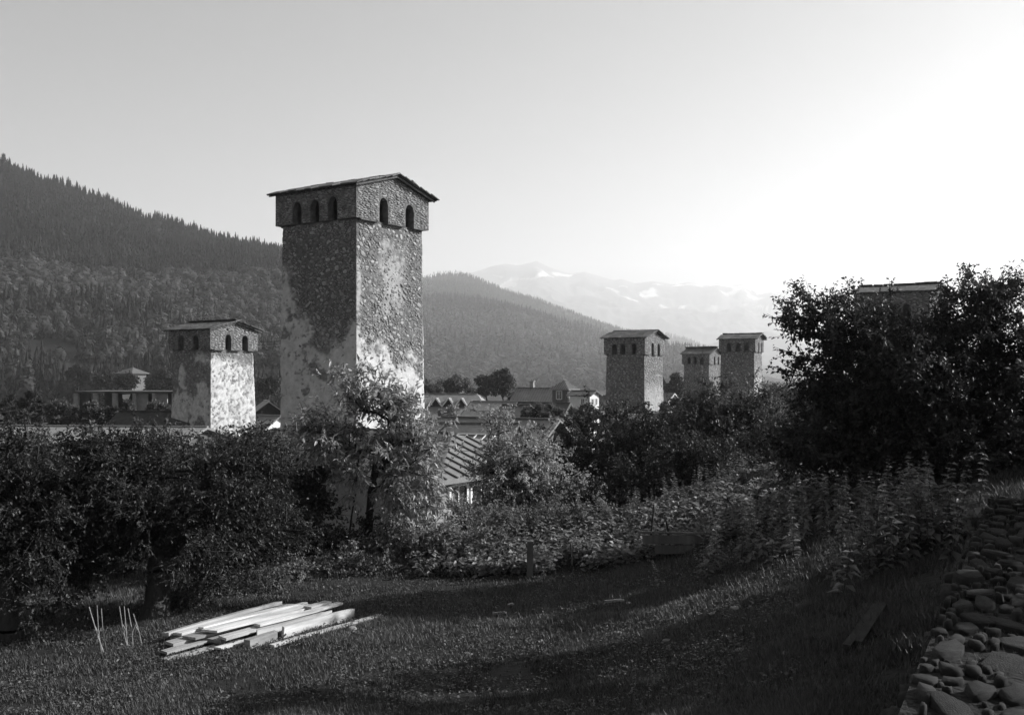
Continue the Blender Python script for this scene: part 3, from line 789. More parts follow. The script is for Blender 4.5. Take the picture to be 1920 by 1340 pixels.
# farmhouse below the garden: hipped roof, dark tiled front, sunlit ribbed end
nR = Vector((math.cos(ROT), math.sin(ROT), 0)); nL = Vector((math.sin(ROT), -math.cos(ROT), 0))
corner = W(824, 914, 30.0)
Lf, Wf = 13.0, 8.0
cen = corner - nR * (Lf / 2 + .5) - nL * (Wf / 2 + .45); cen.z = corner.z + .16
farm = house('farmhouse', 'low farmhouse with hipped ribbed roof and pale rendered wall behind the cherry tree', cen, ROT, Lf, Wf, 3.0, 0.98, M['wallgrey'], M['metal'], hip=2.4, over=.5, eav=.45,
             ribs=0, ribm=M['metaldark'], windows=((0, -2.9, -.55, .9, .62), (0, -1.7, -.8, 1.1, .95), (0, 1.2, -.8, 1.1, .95), (1, .6, -1.75, 1.0, .8), (1, -3, -1.5, 1.0, .8)), base_drop=3.0)
def farm_roof():
    roof = [c for c in farm.children if c.name.startswith('roof')][0]
    x, y = Lf / 2, Wf / 2; pit = 0.98 / y; ey = y + .45; ex = x + .5; ze = -.45 * pit; hx = x - 2.4; rise = 0.98; th = .14
    yy = -ey + .35                               # standing ribs on the sunlit end
    while yy < ey:
        t = (1 - abs(yy) / ey) * .98
        a = Vector((ex, yy, ze + th + .03)); b = Vector((ex - (ex - hx) * t, yy, ze + th + .03 + (rise - ze) * t))
        MB().bar(a, b, .06, .045).build('roof_rib', M['metaldark'], roof); yy += .56
    # tile courses on the front slope
    nrow, r_ = 15, random.Random(3)
    TM = []
    for i in range(4):
        tb = MB(); L = .62; w_ = .52
        P = []; Fq = []
        for k in range(5):
            xx = -w_ / 2 + w_ * k / 4; zz = .035 * math.sin(math.pi * (k / 4) * 2)
            P += [(xx, -L / 2, zz + .035), (xx, L / 2, zz), (xx, -L / 2, zz)]
        for k in range(4):
            a = k * 3; Fq += [(a, a + 3, a + 4, a + 1), (a + 2, a + 5, a + 3, a)]
        tb.poly(P, Fq); TM.append(tb.mesh('tile', M['tile']))
    slopeL = math.hypot(ey, rise - ze); ang = math.atan2(rise - ze, ey); cnt = 0
    tiles = []
    for rrow in range(11):
        t = (rrow + .45) / 11
        xl = -ex + (ex - hx) * t + .25; xr = ex - (ex - hx) * t - .25
        k = xl
        while k < xr:
            tiles.append((k, t)); k += .52
    for (k, t) in tiles[:300]:
        o = bpy.data.objects.new('tile', r_.choice(TM)); link(o, roof)
        o.matrix_local = Matrix.Translation((k, -ey + ey * t, ze + (rise - ze) * t + th + .03)) @ Matrix.Rotation(ang + .02 + r_.gauss(0, .01), 4, 'X')
farm_roof()

# barn with board gable
D = 62.
p = W(1051, 786, D); Lb, Wb = 7.5, 7.4; rz = R(-28)
cb = Vector((p.x, p.y, 0)) - Vector((math.cos(rz), math.sin(rz), 0)) * (Lb / 2 + .5); cb.z = p.z - 2.15
house('barn', 'old barn with weathered board gable and plain sheet roof', cb, rz, Lb, Wb, 2.6, 2.0, M['darkwood'], M['metal'], over=.5, eav=.5, boards=True, gable_m=M['barnwood'], ribm=M['metaldark'], base_drop=6, cat='barn')
# corrugated shed roof beside it
p = W(1068, 868, 46)
house('shed', 'small shed with corrugated sheet roof beside the barn gable', p + Vector((.2, .8, -.3)), R(-25), 2.6, 2.2, 1.6, .55, M['oldwood'], M['metal'], over=.25, eav=.3, ribs=.16, base_drop=4, cat='shed')
# dark low roof and glazed lean-to left of the barn
p = W(890, 797, 60)
house('outbuilding', 'low outbuilding with dark plain roof left of the barn', p + Vector((0, 0, -.9)), R(-12), 4.6, 4.4, 2, .9, M['oldwood'], M['metaldark'], over=.4, eav=.4, base_drop=5, cat='outbuilding')
gl = empty('glazed_frame', W(878, 823, 52)); tag(gl, 'pale framed glass lean-to beside the ribbed farmhouse roof', 'greenhouse')
gl.rotation_euler = (0, 0, R(-12))
for i in range(5):
    x0 = -.95 + i * .5
    MB().bar((x0, 0, -.15), (x0 + .25, .7, .2), .05, .06).build('glazing_bar', M['white'], gl)
    if i < 4:
        pm = MB().poly([(x0 + .03, 0, -.16), (x0 + .47, 0, -.16), (x0 + .72, .7, .19), (x0 + .28, .7, .19)], [(0, 1, 2, 3)]); pm.build('pane', M['metaldark'], gl)
MB().bar((-.75, .7, .22), (1.35, .7, .22), .07, .06).build('top_rail', M['white'], gl)
gw = MB().box((.2, .5, -2.6), (2.2, .7, 4.6)); gw.build('wall', M['oldwood'], gl)
# village roofs
def at_ridge(px, py, d, rise): 
    p = W(px, py, d); p.z -= rise + .15; return p
house('house', 'broad hipped house with three little gabled dormers in its sheet roof', at_ridge(838, 738, 132, 2.6), R(-8), 12.5, 8.6, 3, 2.6, M['wallgrey'], M['metal'], hip=2.2, over=.5, eav=.5, base_drop=7, fascia=M['white'],
      dormers=((-.9, .45, 1.5, 1.0), (.75, .45, 1.5, 1.0), (2.4, .45, 1.5, 1.0)))
house('house', 'long plain roofed house behind the dark dormer roof', at_ridge(936, 752, 120, 2.0), R(-24), 6.2, 7.5, 3, 2.0, M['oldwood'], M['metal'], over=.5, eav=.5, base_drop=7, fascia=M['darkwood'])
house('house', 'house with dark steep roof and one pale dormer', at_ridge(968, 758, 100, 2.0), R(-14), 6.0, 6.0, 3, 2.0, M['oldwood'], M['metaldark'], hip=1.6, over=.4, eav=.4, base_drop=7, dormers=((-.4, .3, 1.6, .9),))
house('house', 'house with small white boarded gable under a dark roof', at_ridge(1020, 754, 112, 1.5), R(-30), 6.0, 3.4, 2.4, 1.5, M['white'], M['metaldark'], over=.3, eav=.3, base_drop=7, fascia=M['white'], windows=((0, 0, .25, .35, .6),))
house('house', 'house with corrugated roof and paler panels beside the turret house', at_ridge(1010, 727, 155, 2.2), R(-20), 6.6, 6.6, 3, 2.2, M['wallgrey'], M['metal'], over=.4, eav=.5, ribs=.4, ribm=M['metaldark'], base_drop=8, chimney=(-1.2, .4, 2.5, .6))
# turret house
tp = W(1058, 727, 145)
house('turret_house', 'square turret house with pyramid roof and white framed windows', tp, R(-33), 2.5, 2.5, 4.2, .95, M['oldwood'], M['metal'], hip=1.2, over=.4, eav=.4, ribs=.35, ribm=M['metaldark'], base_drop=6,
      windows=((1, -.1, -1.0, .9, 1.2), (0, -.5, -1.0, .7, 1.2), (0, .5, -1.0, .7, 1.2), (0, -.5, -2.8, .7, 1.2), (0, .5, -2.8, .7, 1.2)))
house('house', 'flat roofed white house with paired windows right of the turret', W(1097, 741, 140) + Vector((0, 1.5, 0)), R(-33), 3.2, 2.6, 3, .5, M['wallwhite'], M['metaldark'], over=.4, eav=.4, base_drop=6,
      windows=((0, -.6, -.9, .6, .9), (0, .5, -.9, .6, .9), (1, .5, -.9, .6, .9)))
house('house', 'low house with dark ribbed roof at the foot of the widest right tower', at_ridge(1122, 741, 150, 1.7), R(-25), 5.5, 5.5, 3, 1.7, M['wallwhite'], M['metaldark'], over=.4, eav=.5, ribs=.5, base_drop=6)
house('house', 'tiny white trimmed gable house between the right towers', at_ridge(1254, 737, 190, 1.3), R(-55), 2.6, 2.8, 2, 1.3, M['wallwhite'], M['metal'], over=.3, eav=.5, fascia=M['white'], base_drop=6, windows=((0, 0, -.7, .7, .7),))
# left side
house('house', 'chalet with pale roof and white base right of the squat tower', at_ridge(500, 751, 150, 2.0), R(-70), 5.0, 5.4, 2.6, 2.0, M['darkwood'], M['metal'], over=.7, eav=.7, base_drop=5, windows=((0, -1.1, -1, .8, 1.1), (0, .8, -1, .8, 1.1)))
house('house', 'low house with pale sheet roof beneath the chalet', at_ridge(490, 778, 105, 1.2), R(-30), 4.6, 4.4, 2, 1.2, M['wallwhite'], M['metal'], over=.4, eav=.4, base_drop=4)
house('cabin', 'dark hip roofed cabin on the meadow at the foot of the spruce slope', W(248, 698, 330), R(-25), 6.0, 6.0, 3.2, 1.5, M['oldwood'], M['metaldark'], hip=2.6, over=.9, eav=.9, base_drop=6, cat='cabin')
house('house', 'wide low shed with plain pale roof left of the squat tower', at_ridge(175, 799, 64, .7), R(-6), 14.0, 7.5, 3, .7, M['concrete'], M['metal'], over=.5, eav=.5, base_drop=6, cat='shed')
house('house', 'long dark roofed shed against the foot of the squat tower', at_ridge(300, 771, 84, 1.8), R(-14), 6.6, 7.0, 3, 1.8, M['concrete'], M['tile'], over=.5, eav=.5, base_drop=6, cat='shed')
# unfinished concrete block with bays
ub = empty('concrete_building', W(235, 737, 122), R(-8)); tag(ub, 'unfinished dark concrete building with open bays and pale pillars', 'building')
ub_w = 12.5
for i in range(6):
    x0 = -ub_w / 2 + i * ub_w / 5
    MB().box((x0, -.1, -2.6), (.32 if i > 2 else .5, .5, 5.2)).build('pillar', M['wallgrey'], ub)
MB().box((0, 3.2, .12), (ub_w + .6, 7, .24)).build('roof_slab', M['concrete'], ub)
MB().box((0, 3.1, -2.9), (ub_w - .2, 6.2, .22)).build('floor_slab', M['concrete'], ub)
MB().box((0, 6.3, -2.6), (ub_w, .2, 5.2)).build('back_wall', M['concrete'], ub)
for i, m_ in ((0, 'concrete'), (3, 'wallgrey'), (4, 'wallgrey')):
    x0 = -ub_w / 2 + (i + .32) * ub_w / 5
    MB().box((x0, .3, -1.3), (ub_w / 5 * (.55 if i else .6), .2, 2.5)).build('infill_panel', M[m_], ub)
MB().box((ub_w / 2 + .6, -.2, -1.2), (.75, .14, 2.2)).build('white_panel', M['white'], ub)
MB().poly([(-.3, -.15, -.15), (.75, -.15, -.1), (.55, -.2, -.7), (.1, -.2, -.95), (-.25, -.18, -.6), (-.3, -.17, -.15), (.75, -.17, -.1), (.55, -.22, -.7), (.1, -.22, -.95), (-.25, -.2, -.6)], [(0, 1, 2, 3, 4), (9, 8, 7, 6, 5)]).build('hanging_sheet', M['white'], ub)
# power pylon on the slope
def pylon():
    px, pt, pb = 173, 576, 642
    d = 700.; top = W(px, pt, d)
    h = (pb - pt) / F * d * 1.35
    root = empty('power_pylon', (top.x, d, top.z - h)); tag(root, 'lattice steel power pylon among the trees on the left slope', 'pylon')
    mb = MB(); n = 7
    def hw(t): return 3.0 * (1 - t) ** 1.2 + .35
    for i in range(n):
        t0, t1 = i / n, (i + 1) / n
        for sx, sy in ((1, 1), (1, -1), (-1, -1), (-1, 1)):
            mb.bar((sx * hw(t0), sy * hw(t0), t0 * h), (sx * hw(t1), sy * hw(t1), t1 * h), .22, .22)
        for sx, sy, tx, ty in ((1, 1, 1, -1), (1, -1, -1, -1), (-1, -1, -1, 1), (-1, 1, 1, 1)):
            mb.bar((sx * hw(t0), sy * hw(t0), t0 * h), (tx * hw(t1), ty * hw(t1), t1 * h), .12, .12)
            mb.bar((tx * hw(t0), ty * hw(t0), t0 * h), (sx * hw(t1), sy * hw(t1), t1 * h), .12, .12)
    mb.build('lattice', M['iron'], root)
    for z, w in ((.70, 3.8), (.82, 3.2), (.94, 2.6)):
        MB().bar((-w, 0, z * h), (w, 0, z * h), .3, .3).build('cross_arm', M['iron'], root)
pylon()

for k, (y0, y1) in enumerate(((629, 633), (634, 638), (641, 643))):
    a, b = W(380, y0, 96), W(580, y1, 96)
    mb = MB(); mb.tube([a + (b - a) * t - Vector((0, 0, .5 * math.sin(t * math.pi))) for t in [i / 8 for i in range(9)]], [.022] * 9, 4)
    tag(mb.build('power_cable', M['darkwood']), 'thin dark power cable strung between the squat tower and the tall tower', 'cable', 'power cables between the towers')

# ---------------------------------------------------------------- trees and plants
def tubes(P0, P1, R0, R1, n=5):
    d = P1 - P0; L = np.linalg.norm(d, axis=1, keepdims=True); d = d / np.maximum(L, 1e-6)
    ref = np.where(np.abs(d[:, 2:3]) > .9, np.array([[1., 0, 0]]), np.array([[0, 0, 1.]]))
    sx = np.cross(d, ref); sx /= np.linalg.norm(sx, axis=1, keepdims=True); sy = np.cross(d, sx)
    a = np.arange(n) * 2 * np.pi / n
    ring = sx[:, None, :] * np.cos(a)[None, :, None] + sy[:, None, :] * np.sin(a)[None, :, None]
    V = np.concatenate([P0[:, None, :] + ring * R0[:, None, None], P1[:, None, :] + ring * R1[:, None, None]], 1)
    m = len(P0); k = np.arange(n); k2 = (k + 1) % n
    q = np.stack([k, k2, n + k2, n + k], -1)
    return V.reshape(-1, 3), (q[None] + (np.arange(m) * 2 * n)[:, None, None]).reshape(-1, 4)

def leaves(C, Dr, Nn, ln, wd, tone):
    """folded diamond leaves: base C, direction Dr, normal Nn"""
    Dr = Dr / np.linalg.norm(Dr, axis=1, keepdims=True)
    S = np.cross(Dr, Nn); S /= np.maximum(np.linalg.norm(S, axis=1, keepdims=True), 1e-6); U = np.cross(S, Dr)
    ln = ln[:, None]; wd = wd[:, None]
    tip = C + Dr * ln - U * ln * .12; mid = C + Dr * ln * .45
    l = mid + S * wd * .5 + U * wd * .22; r_ = mid - S * wd * .5 + U * wd * .22
    V = np.stack([C, l, tip, r_], 1).reshape(-1, 3)
    b = np.arange(len(C)) * 4
    T = np.stack([np.stack([b, b + 2, b + 1], -1), np.stack([b, b + 3, b + 2], -1)], 1).reshape(-1, 3)
    return V, T, np.repeat(tone, 4)

NTREE = [0]
def tree(name, label, base, blobs, tips=300, twigs=4, lpt=9, leaf=(.07, .045), m='leaf_apple', trunk_r=.12, group=None, droop=.3, twl=.35, cat='tree', stems=None, seed=None, hollow=.55, lean=None, twr=.006, clump=.0):
    NTREE[0] += 1
    r = np.random.default_rng(seed if seed is not None else 500 + NTREE[0])
    base = np.array(base, float)
    if clump == 0 and blobs[0][4] < 40: clump = .0105 * blobs[0][4]
    E = []                                             # ellipsoids
    for b in blobs:
        px, py, rx, ry, d = b[:5]; rd = b[5] if len(b) > 5 else None
        c = np.array(W(px, py, d)); s = d / F
        E.append((c, np.array([rx * s, rd if rd else max(rx, ry) * s * .9, ry * s])))
    vol = np.array([e[1].prod() ** .75 for e in E]); vol /= vol.sum()
    which = r.choice(len(E), tips, p=vol)
    dirs = r.normal(size=(tips, 3)); dirs /= np.linalg.norm(dirs, axis=1, keepdims=True)
    rad = r.uniform(hollow ** 3, 1, tips) ** (1 / 3) * np.where(r.uniform(0, 1, tips) < .14, r.uniform(1.05, 1.3, tips), 1)
    P = np.array([E[k][0] for k in which]) + dirs * rad[:, None] * np.array([E[k][1] for k in which])
    if clump:                                          # gather the tips into clumps with gaps between
        nc = max(8, int(tips / 9)); cl = r.integers(0, nc, tips)
        P = P[cl] + r.normal(size=(tips, 3)) * clump
        which = which[cl]
    gz = G(P[:, 0], P[:, 1]) + .06; P[:, 2] = np.maximum(P[:, 2], gz)
    cc = np.sum([E[k][0] * vol[k] for k in range(len(E))], axis=0)
    nodes = []; par = []
    starts = [base] if not stems else [base + np.array(s) for s in stems]
    for s in starts:
        s[2] = Gs(s[0], s[1]) - .12 if s[1] < 45 else s[2]
        top = s + (cc - s) * np.array([.65, .65, .8]) + r.normal(size=3) * np.array([.12, .12, .1]) * np.linalg.norm(cc - s) * .5
        n = max(4, int(np.linalg.norm(top - s) / .3)); n = min(n, 14); prev = -1
        bend = r.normal(size=3) * .06 * np.linalg.norm(top - s)
        for i in range(n + 1):
            t = i / n; nodes.append(s + (top - s) * t + bend * math.sin(t * math.pi) + r.normal(size=3) * .012 * (0 < i)); par.append(prev); prev = len(nodes) - 1
    order = np.argsort(np.linalg.norm(P - cc, axis=1) + r.uniform(0, .3, tips))
    seg = max(.22, float(np.mean([e[1].mean() for e in E])) * .35)
    N = np.array(nodes); tipnode = np.zeros(tips, int); parl = list(par)
    cap = len(N) + tips * 8; buf = np.zeros((cap, 3)); buf[:len(N)] = N; cnt = len(N)
    for k in order:
        p = P[k]; q = buf[:cnt]; dv = p - q
        dist = np.linalg.norm(dv, axis=1) + .7 * np.maximum(0, q[:, 2] - p[2])
        j = int(dist.argmin()); a = q[j].copy(); L = np.linalg.norm(p - a)
        ns = int(min(6, max(1, round(L / seg)))); pr = j
        for i in range(1, ns + 1):
            t = i / ns
            x = a + (p - a) * t + np.array([0, 0, .12 * L * math.sin(t * math.pi)]) + (r.normal(size=3) * .05 * L if i < ns else 0)
            buf[cnt] = x; parl.append(pr); pr = cnt; cnt += 1
        tipnode[k] = pr
    N = buf[:cnt]; par = np.array(parl); w = np.zeros(cnt); w[tipnode] += 1
    for i in range(cnt - 1, -1, -1):
        if par[i] >= 0: w[par[i]] += w[i]
    rr = twr * 1.3 * np.maximum(w, 1) ** .46; rr = rr * min(1.0, trunk_r / rr.max()) if rr.max() > trunk_r else rr * (trunk_r / rr.max()) ** .5
    low = np.clip(1 - (N[:, 2] - base[2]) / (trunk_r * 4), 0, 1); rr = rr * (1 + .5 * low ** 2)
    ch = np.where(par >= 0)[0]
    V1, F1 = tubes(N[par[ch]], N[ch], np.minimum(rr[par[ch]], rr[ch] * 1.5), rr[ch], 8)
    # twigs and leaves
    nt = tips * twigs; tp = np.repeat(P, twigs, 0)
    out = tp - cc; out /= np.maximum(np.linalg.norm(out, axis=1, keepdims=True), 1e-6)
    td = out * .55 + r.normal(size=(nt, 3)) * .55 + np.array([0, 0, .18]); td /= np.linalg.norm(td, axis=1, keepdims=True)
    tl = twl * r.uniform(.45, 1.15, nt)
    tend = tp + td * tl[:, None] - np.array([0, 0, 1.]) * (droop * .3 * tl)[:, None]
    V2, F2 = tubes(tp, tend, np.full(nt, twr), np.full(nt, twr * .4), 3)
    root = empty(name, tuple(base)); tag(root, label, cat, group)
    off = base[None].astype(float)
    np_obj('trunk', np.concatenate([V1, V2]) - off, np.concatenate([F1, F2 + len(V1)]), M['bark'], root)
    f = np.tile((np.arange(lpt) + .6) / lpt, nt)
    C = np.repeat(tp, lpt, 0) + (np.repeat(tend - tp, lpt, 0)) * f[:, None] + r.normal(size=(nt * lpt, 3)) * twl * .05
    n = len(C); Td = np.repeat(td, lpt, 0)
    Dr = Td * .45 + r.normal(size=(n, 3)) * .6 - np.array([0, 0, droop])
    Nn = r.normal(size=(n, 3)) * .55 + np.array([0, 0, .9])
    ln = leaf[0] * r.uniform(.6, 1.2, n); wd = leaf[1] * r.uniform(.7, 1.2, n)
    tone = np.clip(np.repeat(r.uniform(.1, .6, tips), twigs * lpt) + r.uniform(-.2, .4, n), 0, 1)
    V, T, tn = leaves(C, Dr, Nn, ln, wd, tone)
    np_obj('crown', V - off, T, M[m], root, attrs={'tone': tn})
    return root

gb = on_ground
AP = 'old apple trees along the left of the garden'
tree('apple_tree', 'spreading dark apple tree with thick trunk beside the plank pile', gb(287, 13.6), [(300, 930, 190, 105, 14.6), (440, 930, 100, 95, 14.6), (170, 940, 140, 120, 14.2), (480, 980, 70, 70, 14.8), (330, 1010, 150, 50, 14)], tips=950, twigs=5, lpt=11, leaf=(.055, .034), m='leaf_dark', trunk_r=.16, seed=1)
tree('apple_tree', 'dark apple tree at the lawn edge left of the thick apple trunk', gb(20, 13.0), [(40, 960, 130, 130, 13.5), (-60, 950, 120, 110, 13), (100, 1060, 110, 60, 13), (30, 905, 80, 50, 14)], tips=650, twigs=5, lpt=10, leaf=(.055, .034), m='leaf_dark', trunk_r=.15, seed=2)
tree('plum_tree', 'tall thin plum tree in front of the wide pale roof, behind the apple crown', gb(200, 22), [(150, 885, 110, 34, 22), (280, 868, 100, 26, 22), (60, 880, 90, 34, 23), (120, 915, 120, 36, 22), (260, 832, 24, 12, 22)], tips=420, twigs=4, lpt=8, leaf=(.10, .055), m='leaf_apple', trunk_r=.12, seed=3)
tree('plum_tree', 'plum tree with pale shoots in front of the tiled farmhouse roof', gb(430, 21), [(400, 862, 90, 26, 21), (470, 846, 50, 20, 21), (440, 890, 100, 40, 21), (520, 890, 40, 40, 21), (462, 802, 10, 14, 21)], tips=360, twigs=4, lpt=8, leaf=(.10, .055), m='leaf_apple', trunk_r=.11, seed=4)
tree('hazel_bush', 'dark hazel bush between the apple tree and the cherry stems', gb(545, 18.5), [(540, 970, 65, 80, 18.5), (600, 1010, 50, 50, 18.5), (490, 1020, 60, 50, 18), (560, 900, 40, 40, 19)], tips=330, twigs=5, lpt=7, leaf=(.08, .055), m='leaf_dark', trunk_r=.06, stems=[(-.3, 0, 0), (.1, .2, 0), (.35, -.1, 0)], cat='bush', seed=5)
tree('cherry_tree', 'young cherry tree with long drooping leaves in front of the tall tower', gb(690, 18.6), [(690, 742, 45, 22, 18.6), (640, 772, 45, 20, 18.6), (755, 770, 45, 26, 18.6), (700, 815, 95, 34, 18.6), (600, 815, 30, 18, 18.6), (615, 850, 50, 24, 18.4), (772, 830, 28, 40, 18.6), (725, 880, 70, 40, 18.6), (765, 940, 34, 50, 18.4), (745, 985, 50, 36, 18.4), (620, 1030, 36, 30, 18.4), (640, 720, 8, 12, 18.6), (735, 725, 10, 12, 18.6)], tips=340, twigs=4, lpt=8, leaf=(.15, .052), m='leaf_cherry', trunk_r=.075, droop=.55, stems=[(-.45, 0, 0), (.05, .15, 0), (.75, 0, 0)], seed=6, hollow=.3, twl=.42)
tree('pear_tree', 'pale leaved pear tree in front of the barn gable', gb(960, 24), [(950, 840, 50, 34, 24), (948, 880, 42, 45, 24), (1000, 890, 45, 50, 24), (970, 935, 60, 42, 24), (1040, 930, 42, 30, 23.6), (915, 925, 20, 36, 24), (960, 800, 9, 16, 24), (1000, 806, 8, 14, 24), (930, 805, 8, 14, 24)], tips=480, twigs=5, lpt=9, leaf=(.08, .05), m='leaf_pale', trunk_r=.1, seed=7)
tree('apple_tree', 'broad dark apple tree right of the pale pear tree', gb(1165, 29), [(1150, 880, 85, 55, 29), (1100, 825, 48, 30, 29), (1200, 835, 70, 45, 29), (1235, 885, 70, 40, 29), (1120, 785, 20, 18, 29), (1165, 785, 30, 18, 29), (1230, 795, 36, 18, 29), (1180, 930, 85, 30, 28.5), (1090, 890, 40, 50, 28.6)], tips=680, twigs=5, lpt=8, leaf=(.09, .055), m='leaf_dark', trunk_r=.14, seed=8)
tree('apple_tree', 'ragged apple tree hiding the foot of the right tower pair', gb(1385, 27), [(1372, 760, 55, 30, 27), (1340, 722, 12, 14, 27), (1395, 730, 18, 14, 27), (1425, 785, 46, 42, 27), (1335, 800, 65, 45, 27), (1285, 805, 36, 40, 27), (1440, 830, 30, 36, 27), (1370, 850, 60, 26, 26.5), (1300, 775, 16, 16, 27)], tips=520, twigs=5, lpt=8, leaf=(.09, .05), m='leaf_apple', trunk_r=.13, seed=9)
tree('walnut_tree', 'big dark leafy tree towering over the right bank and hiding a tower', gb(1660, 16.0), [(1655, 655, 100, 48, 15.8), (1675, 602, 62, 22, 15.8), (1565, 645, 55, 50, 15.8), (1535, 578, 60, 11, 15.8), (1478, 588, 24, 6, 15.8), (1514, 552, 7, 20, 15.8), (1516, 528, 9, 10, 15.8), (1590, 612, 28, 22, 15.8), (1785, 580, 40, 30, 15.8), (1820, 620, 55, 80, 15.8), (1700, 730, 130, 60, 15.8), (1565, 755, 75, 50, 15.8), (1512, 722, 30, 22, 15.8), (1525, 800, 50, 40, 15.8), (1620, 820, 90, 40, 15.8), (1750, 800, 90, 50, 15.8), (1860, 750, 70, 100, 15.8), (1900, 590, 50, 60, 15.8), (1770, 535, 16, 20, 15.8), (1745, 560, 26, 18, 15.8)], tips=1250, twigs=5, lpt=10, leaf=(.07, .042), m='leaf_dark', trunk_r=.2, seed=10)
tree('elder_bush', 'dark elder bush under the big right tree', gb(1560, 15.2), [(1540, 845, 70, 36, 15.2), (1640, 855, 60, 30, 15.2), (1740, 850, 80, 40, 15.2), (1850, 850, 80, 60, 15.0)], tips=330, twigs=4, lpt=7, leaf=(.085, .05), m='leaf_dark', trunk_r=.05, stems=[(-.4, 0, 0), (.6, 0, 0), (1.5, .1, 0), (2.4, 0, 0)], cat='bush', seed=11)
tree('hawthorn_bush', 'dark hawthorn thicket below the broad dark apple tree', gb(1150, 22), [(1120, 935, 70, 45, 22), (1210, 920, 80, 40, 22), (1290, 890, 60, 40, 22), (1080, 970, 50, 30, 21)], tips=420, twigs=5, lpt=7, leaf=(.075, .045), m='leaf_dark', trunk_r=.05, stems=[(-.8, 0, 0), (0, .1, 0), (.8, 0, 0), (1.6, 0, 0)], cat='bush', seed=14)
tree('hawthorn_bush', 'hawthorn thicket below the ragged apple tree', gb(1380, 23), [(1340, 875, 60, 35, 23), (1420, 860, 60, 36, 23), (1480, 830, 40, 50, 23)], tips=320, twigs=5, lpt=7, leaf=(.075, .045), m='leaf_apple', trunk_r=.05, stems=[(-.5, 0, 0), (.3, .1, 0), (1., 0, 0)], cat='bush', seed=15)
tree('hazel_bush', 'dark hazel thicket behind the picket fence and apple trunk', gb(300, 18.5), [(250, 1030, 120, 45, 18.5), (400, 1020, 100, 45, 18.5), (100, 1040, 120, 50, 18)], tips=420, twigs=5, lpt=7, leaf=(.08, .055), m='leaf_dark', trunk_r=.05, stems=[(-1.6, 0, 0), (-.6, .1, 0), (.3, 0, 0), (1.1, 0, 0)], cat='bush', seed=16)
# trees on the bank right of the frame, whose shade lies over the lawn corner and wall
def side_tree(label, x, y, zc, r, tips, sd):
    d = y; px = 960 + x / d * F; py = HY - zc / d * F; q = r / d * F
    tree('walnut_tree', label, (x, y, Gs(x, y)), [(px, py, q, q, d, r), (px - q * .6, py + q * .5, q * .7, q * .6, d, r * .8), (px + q * .5, py + q * .4, q * .8, q * .7, d, r * .8)], tips=tips, twigs=4, lpt=7, leaf=(.16, .1), m='leaf_dark', trunk_r=.2, seed=sd)
side_tree('leafy tree on the upper bank shading the lawn corner', 8.3, 11.2, .7, 1.4, 320, 12)
tree('elder_bush', 'added low leafy bush shading the nettle row', (8.1, 14.6, Gs(8.1, 14.6)), [(960 + 8.1 / 14.6 * F, HY + .35 / 14.6 * F, 120, 95, 14.6, 1.1), (960 + 8.9 / 14.8 * F, HY + .5 / 14.8 * F, 120, 85, 14.8, 1.1)], tips=260, twigs=5, lpt=7, leaf=(.085, .05), m='leaf_dark', trunk_r=.05, stems=[(-.4, 0, 0), (.2, 0, 0), (.8, 0, 0)], cat='bush', seed=18)  # added bush, its low crown shaped to shade the nettle row
side_tree('leafy tree on the upper bank shading the wall path', 8.6, 8.6, 1.6, 2.1, 420, 13)
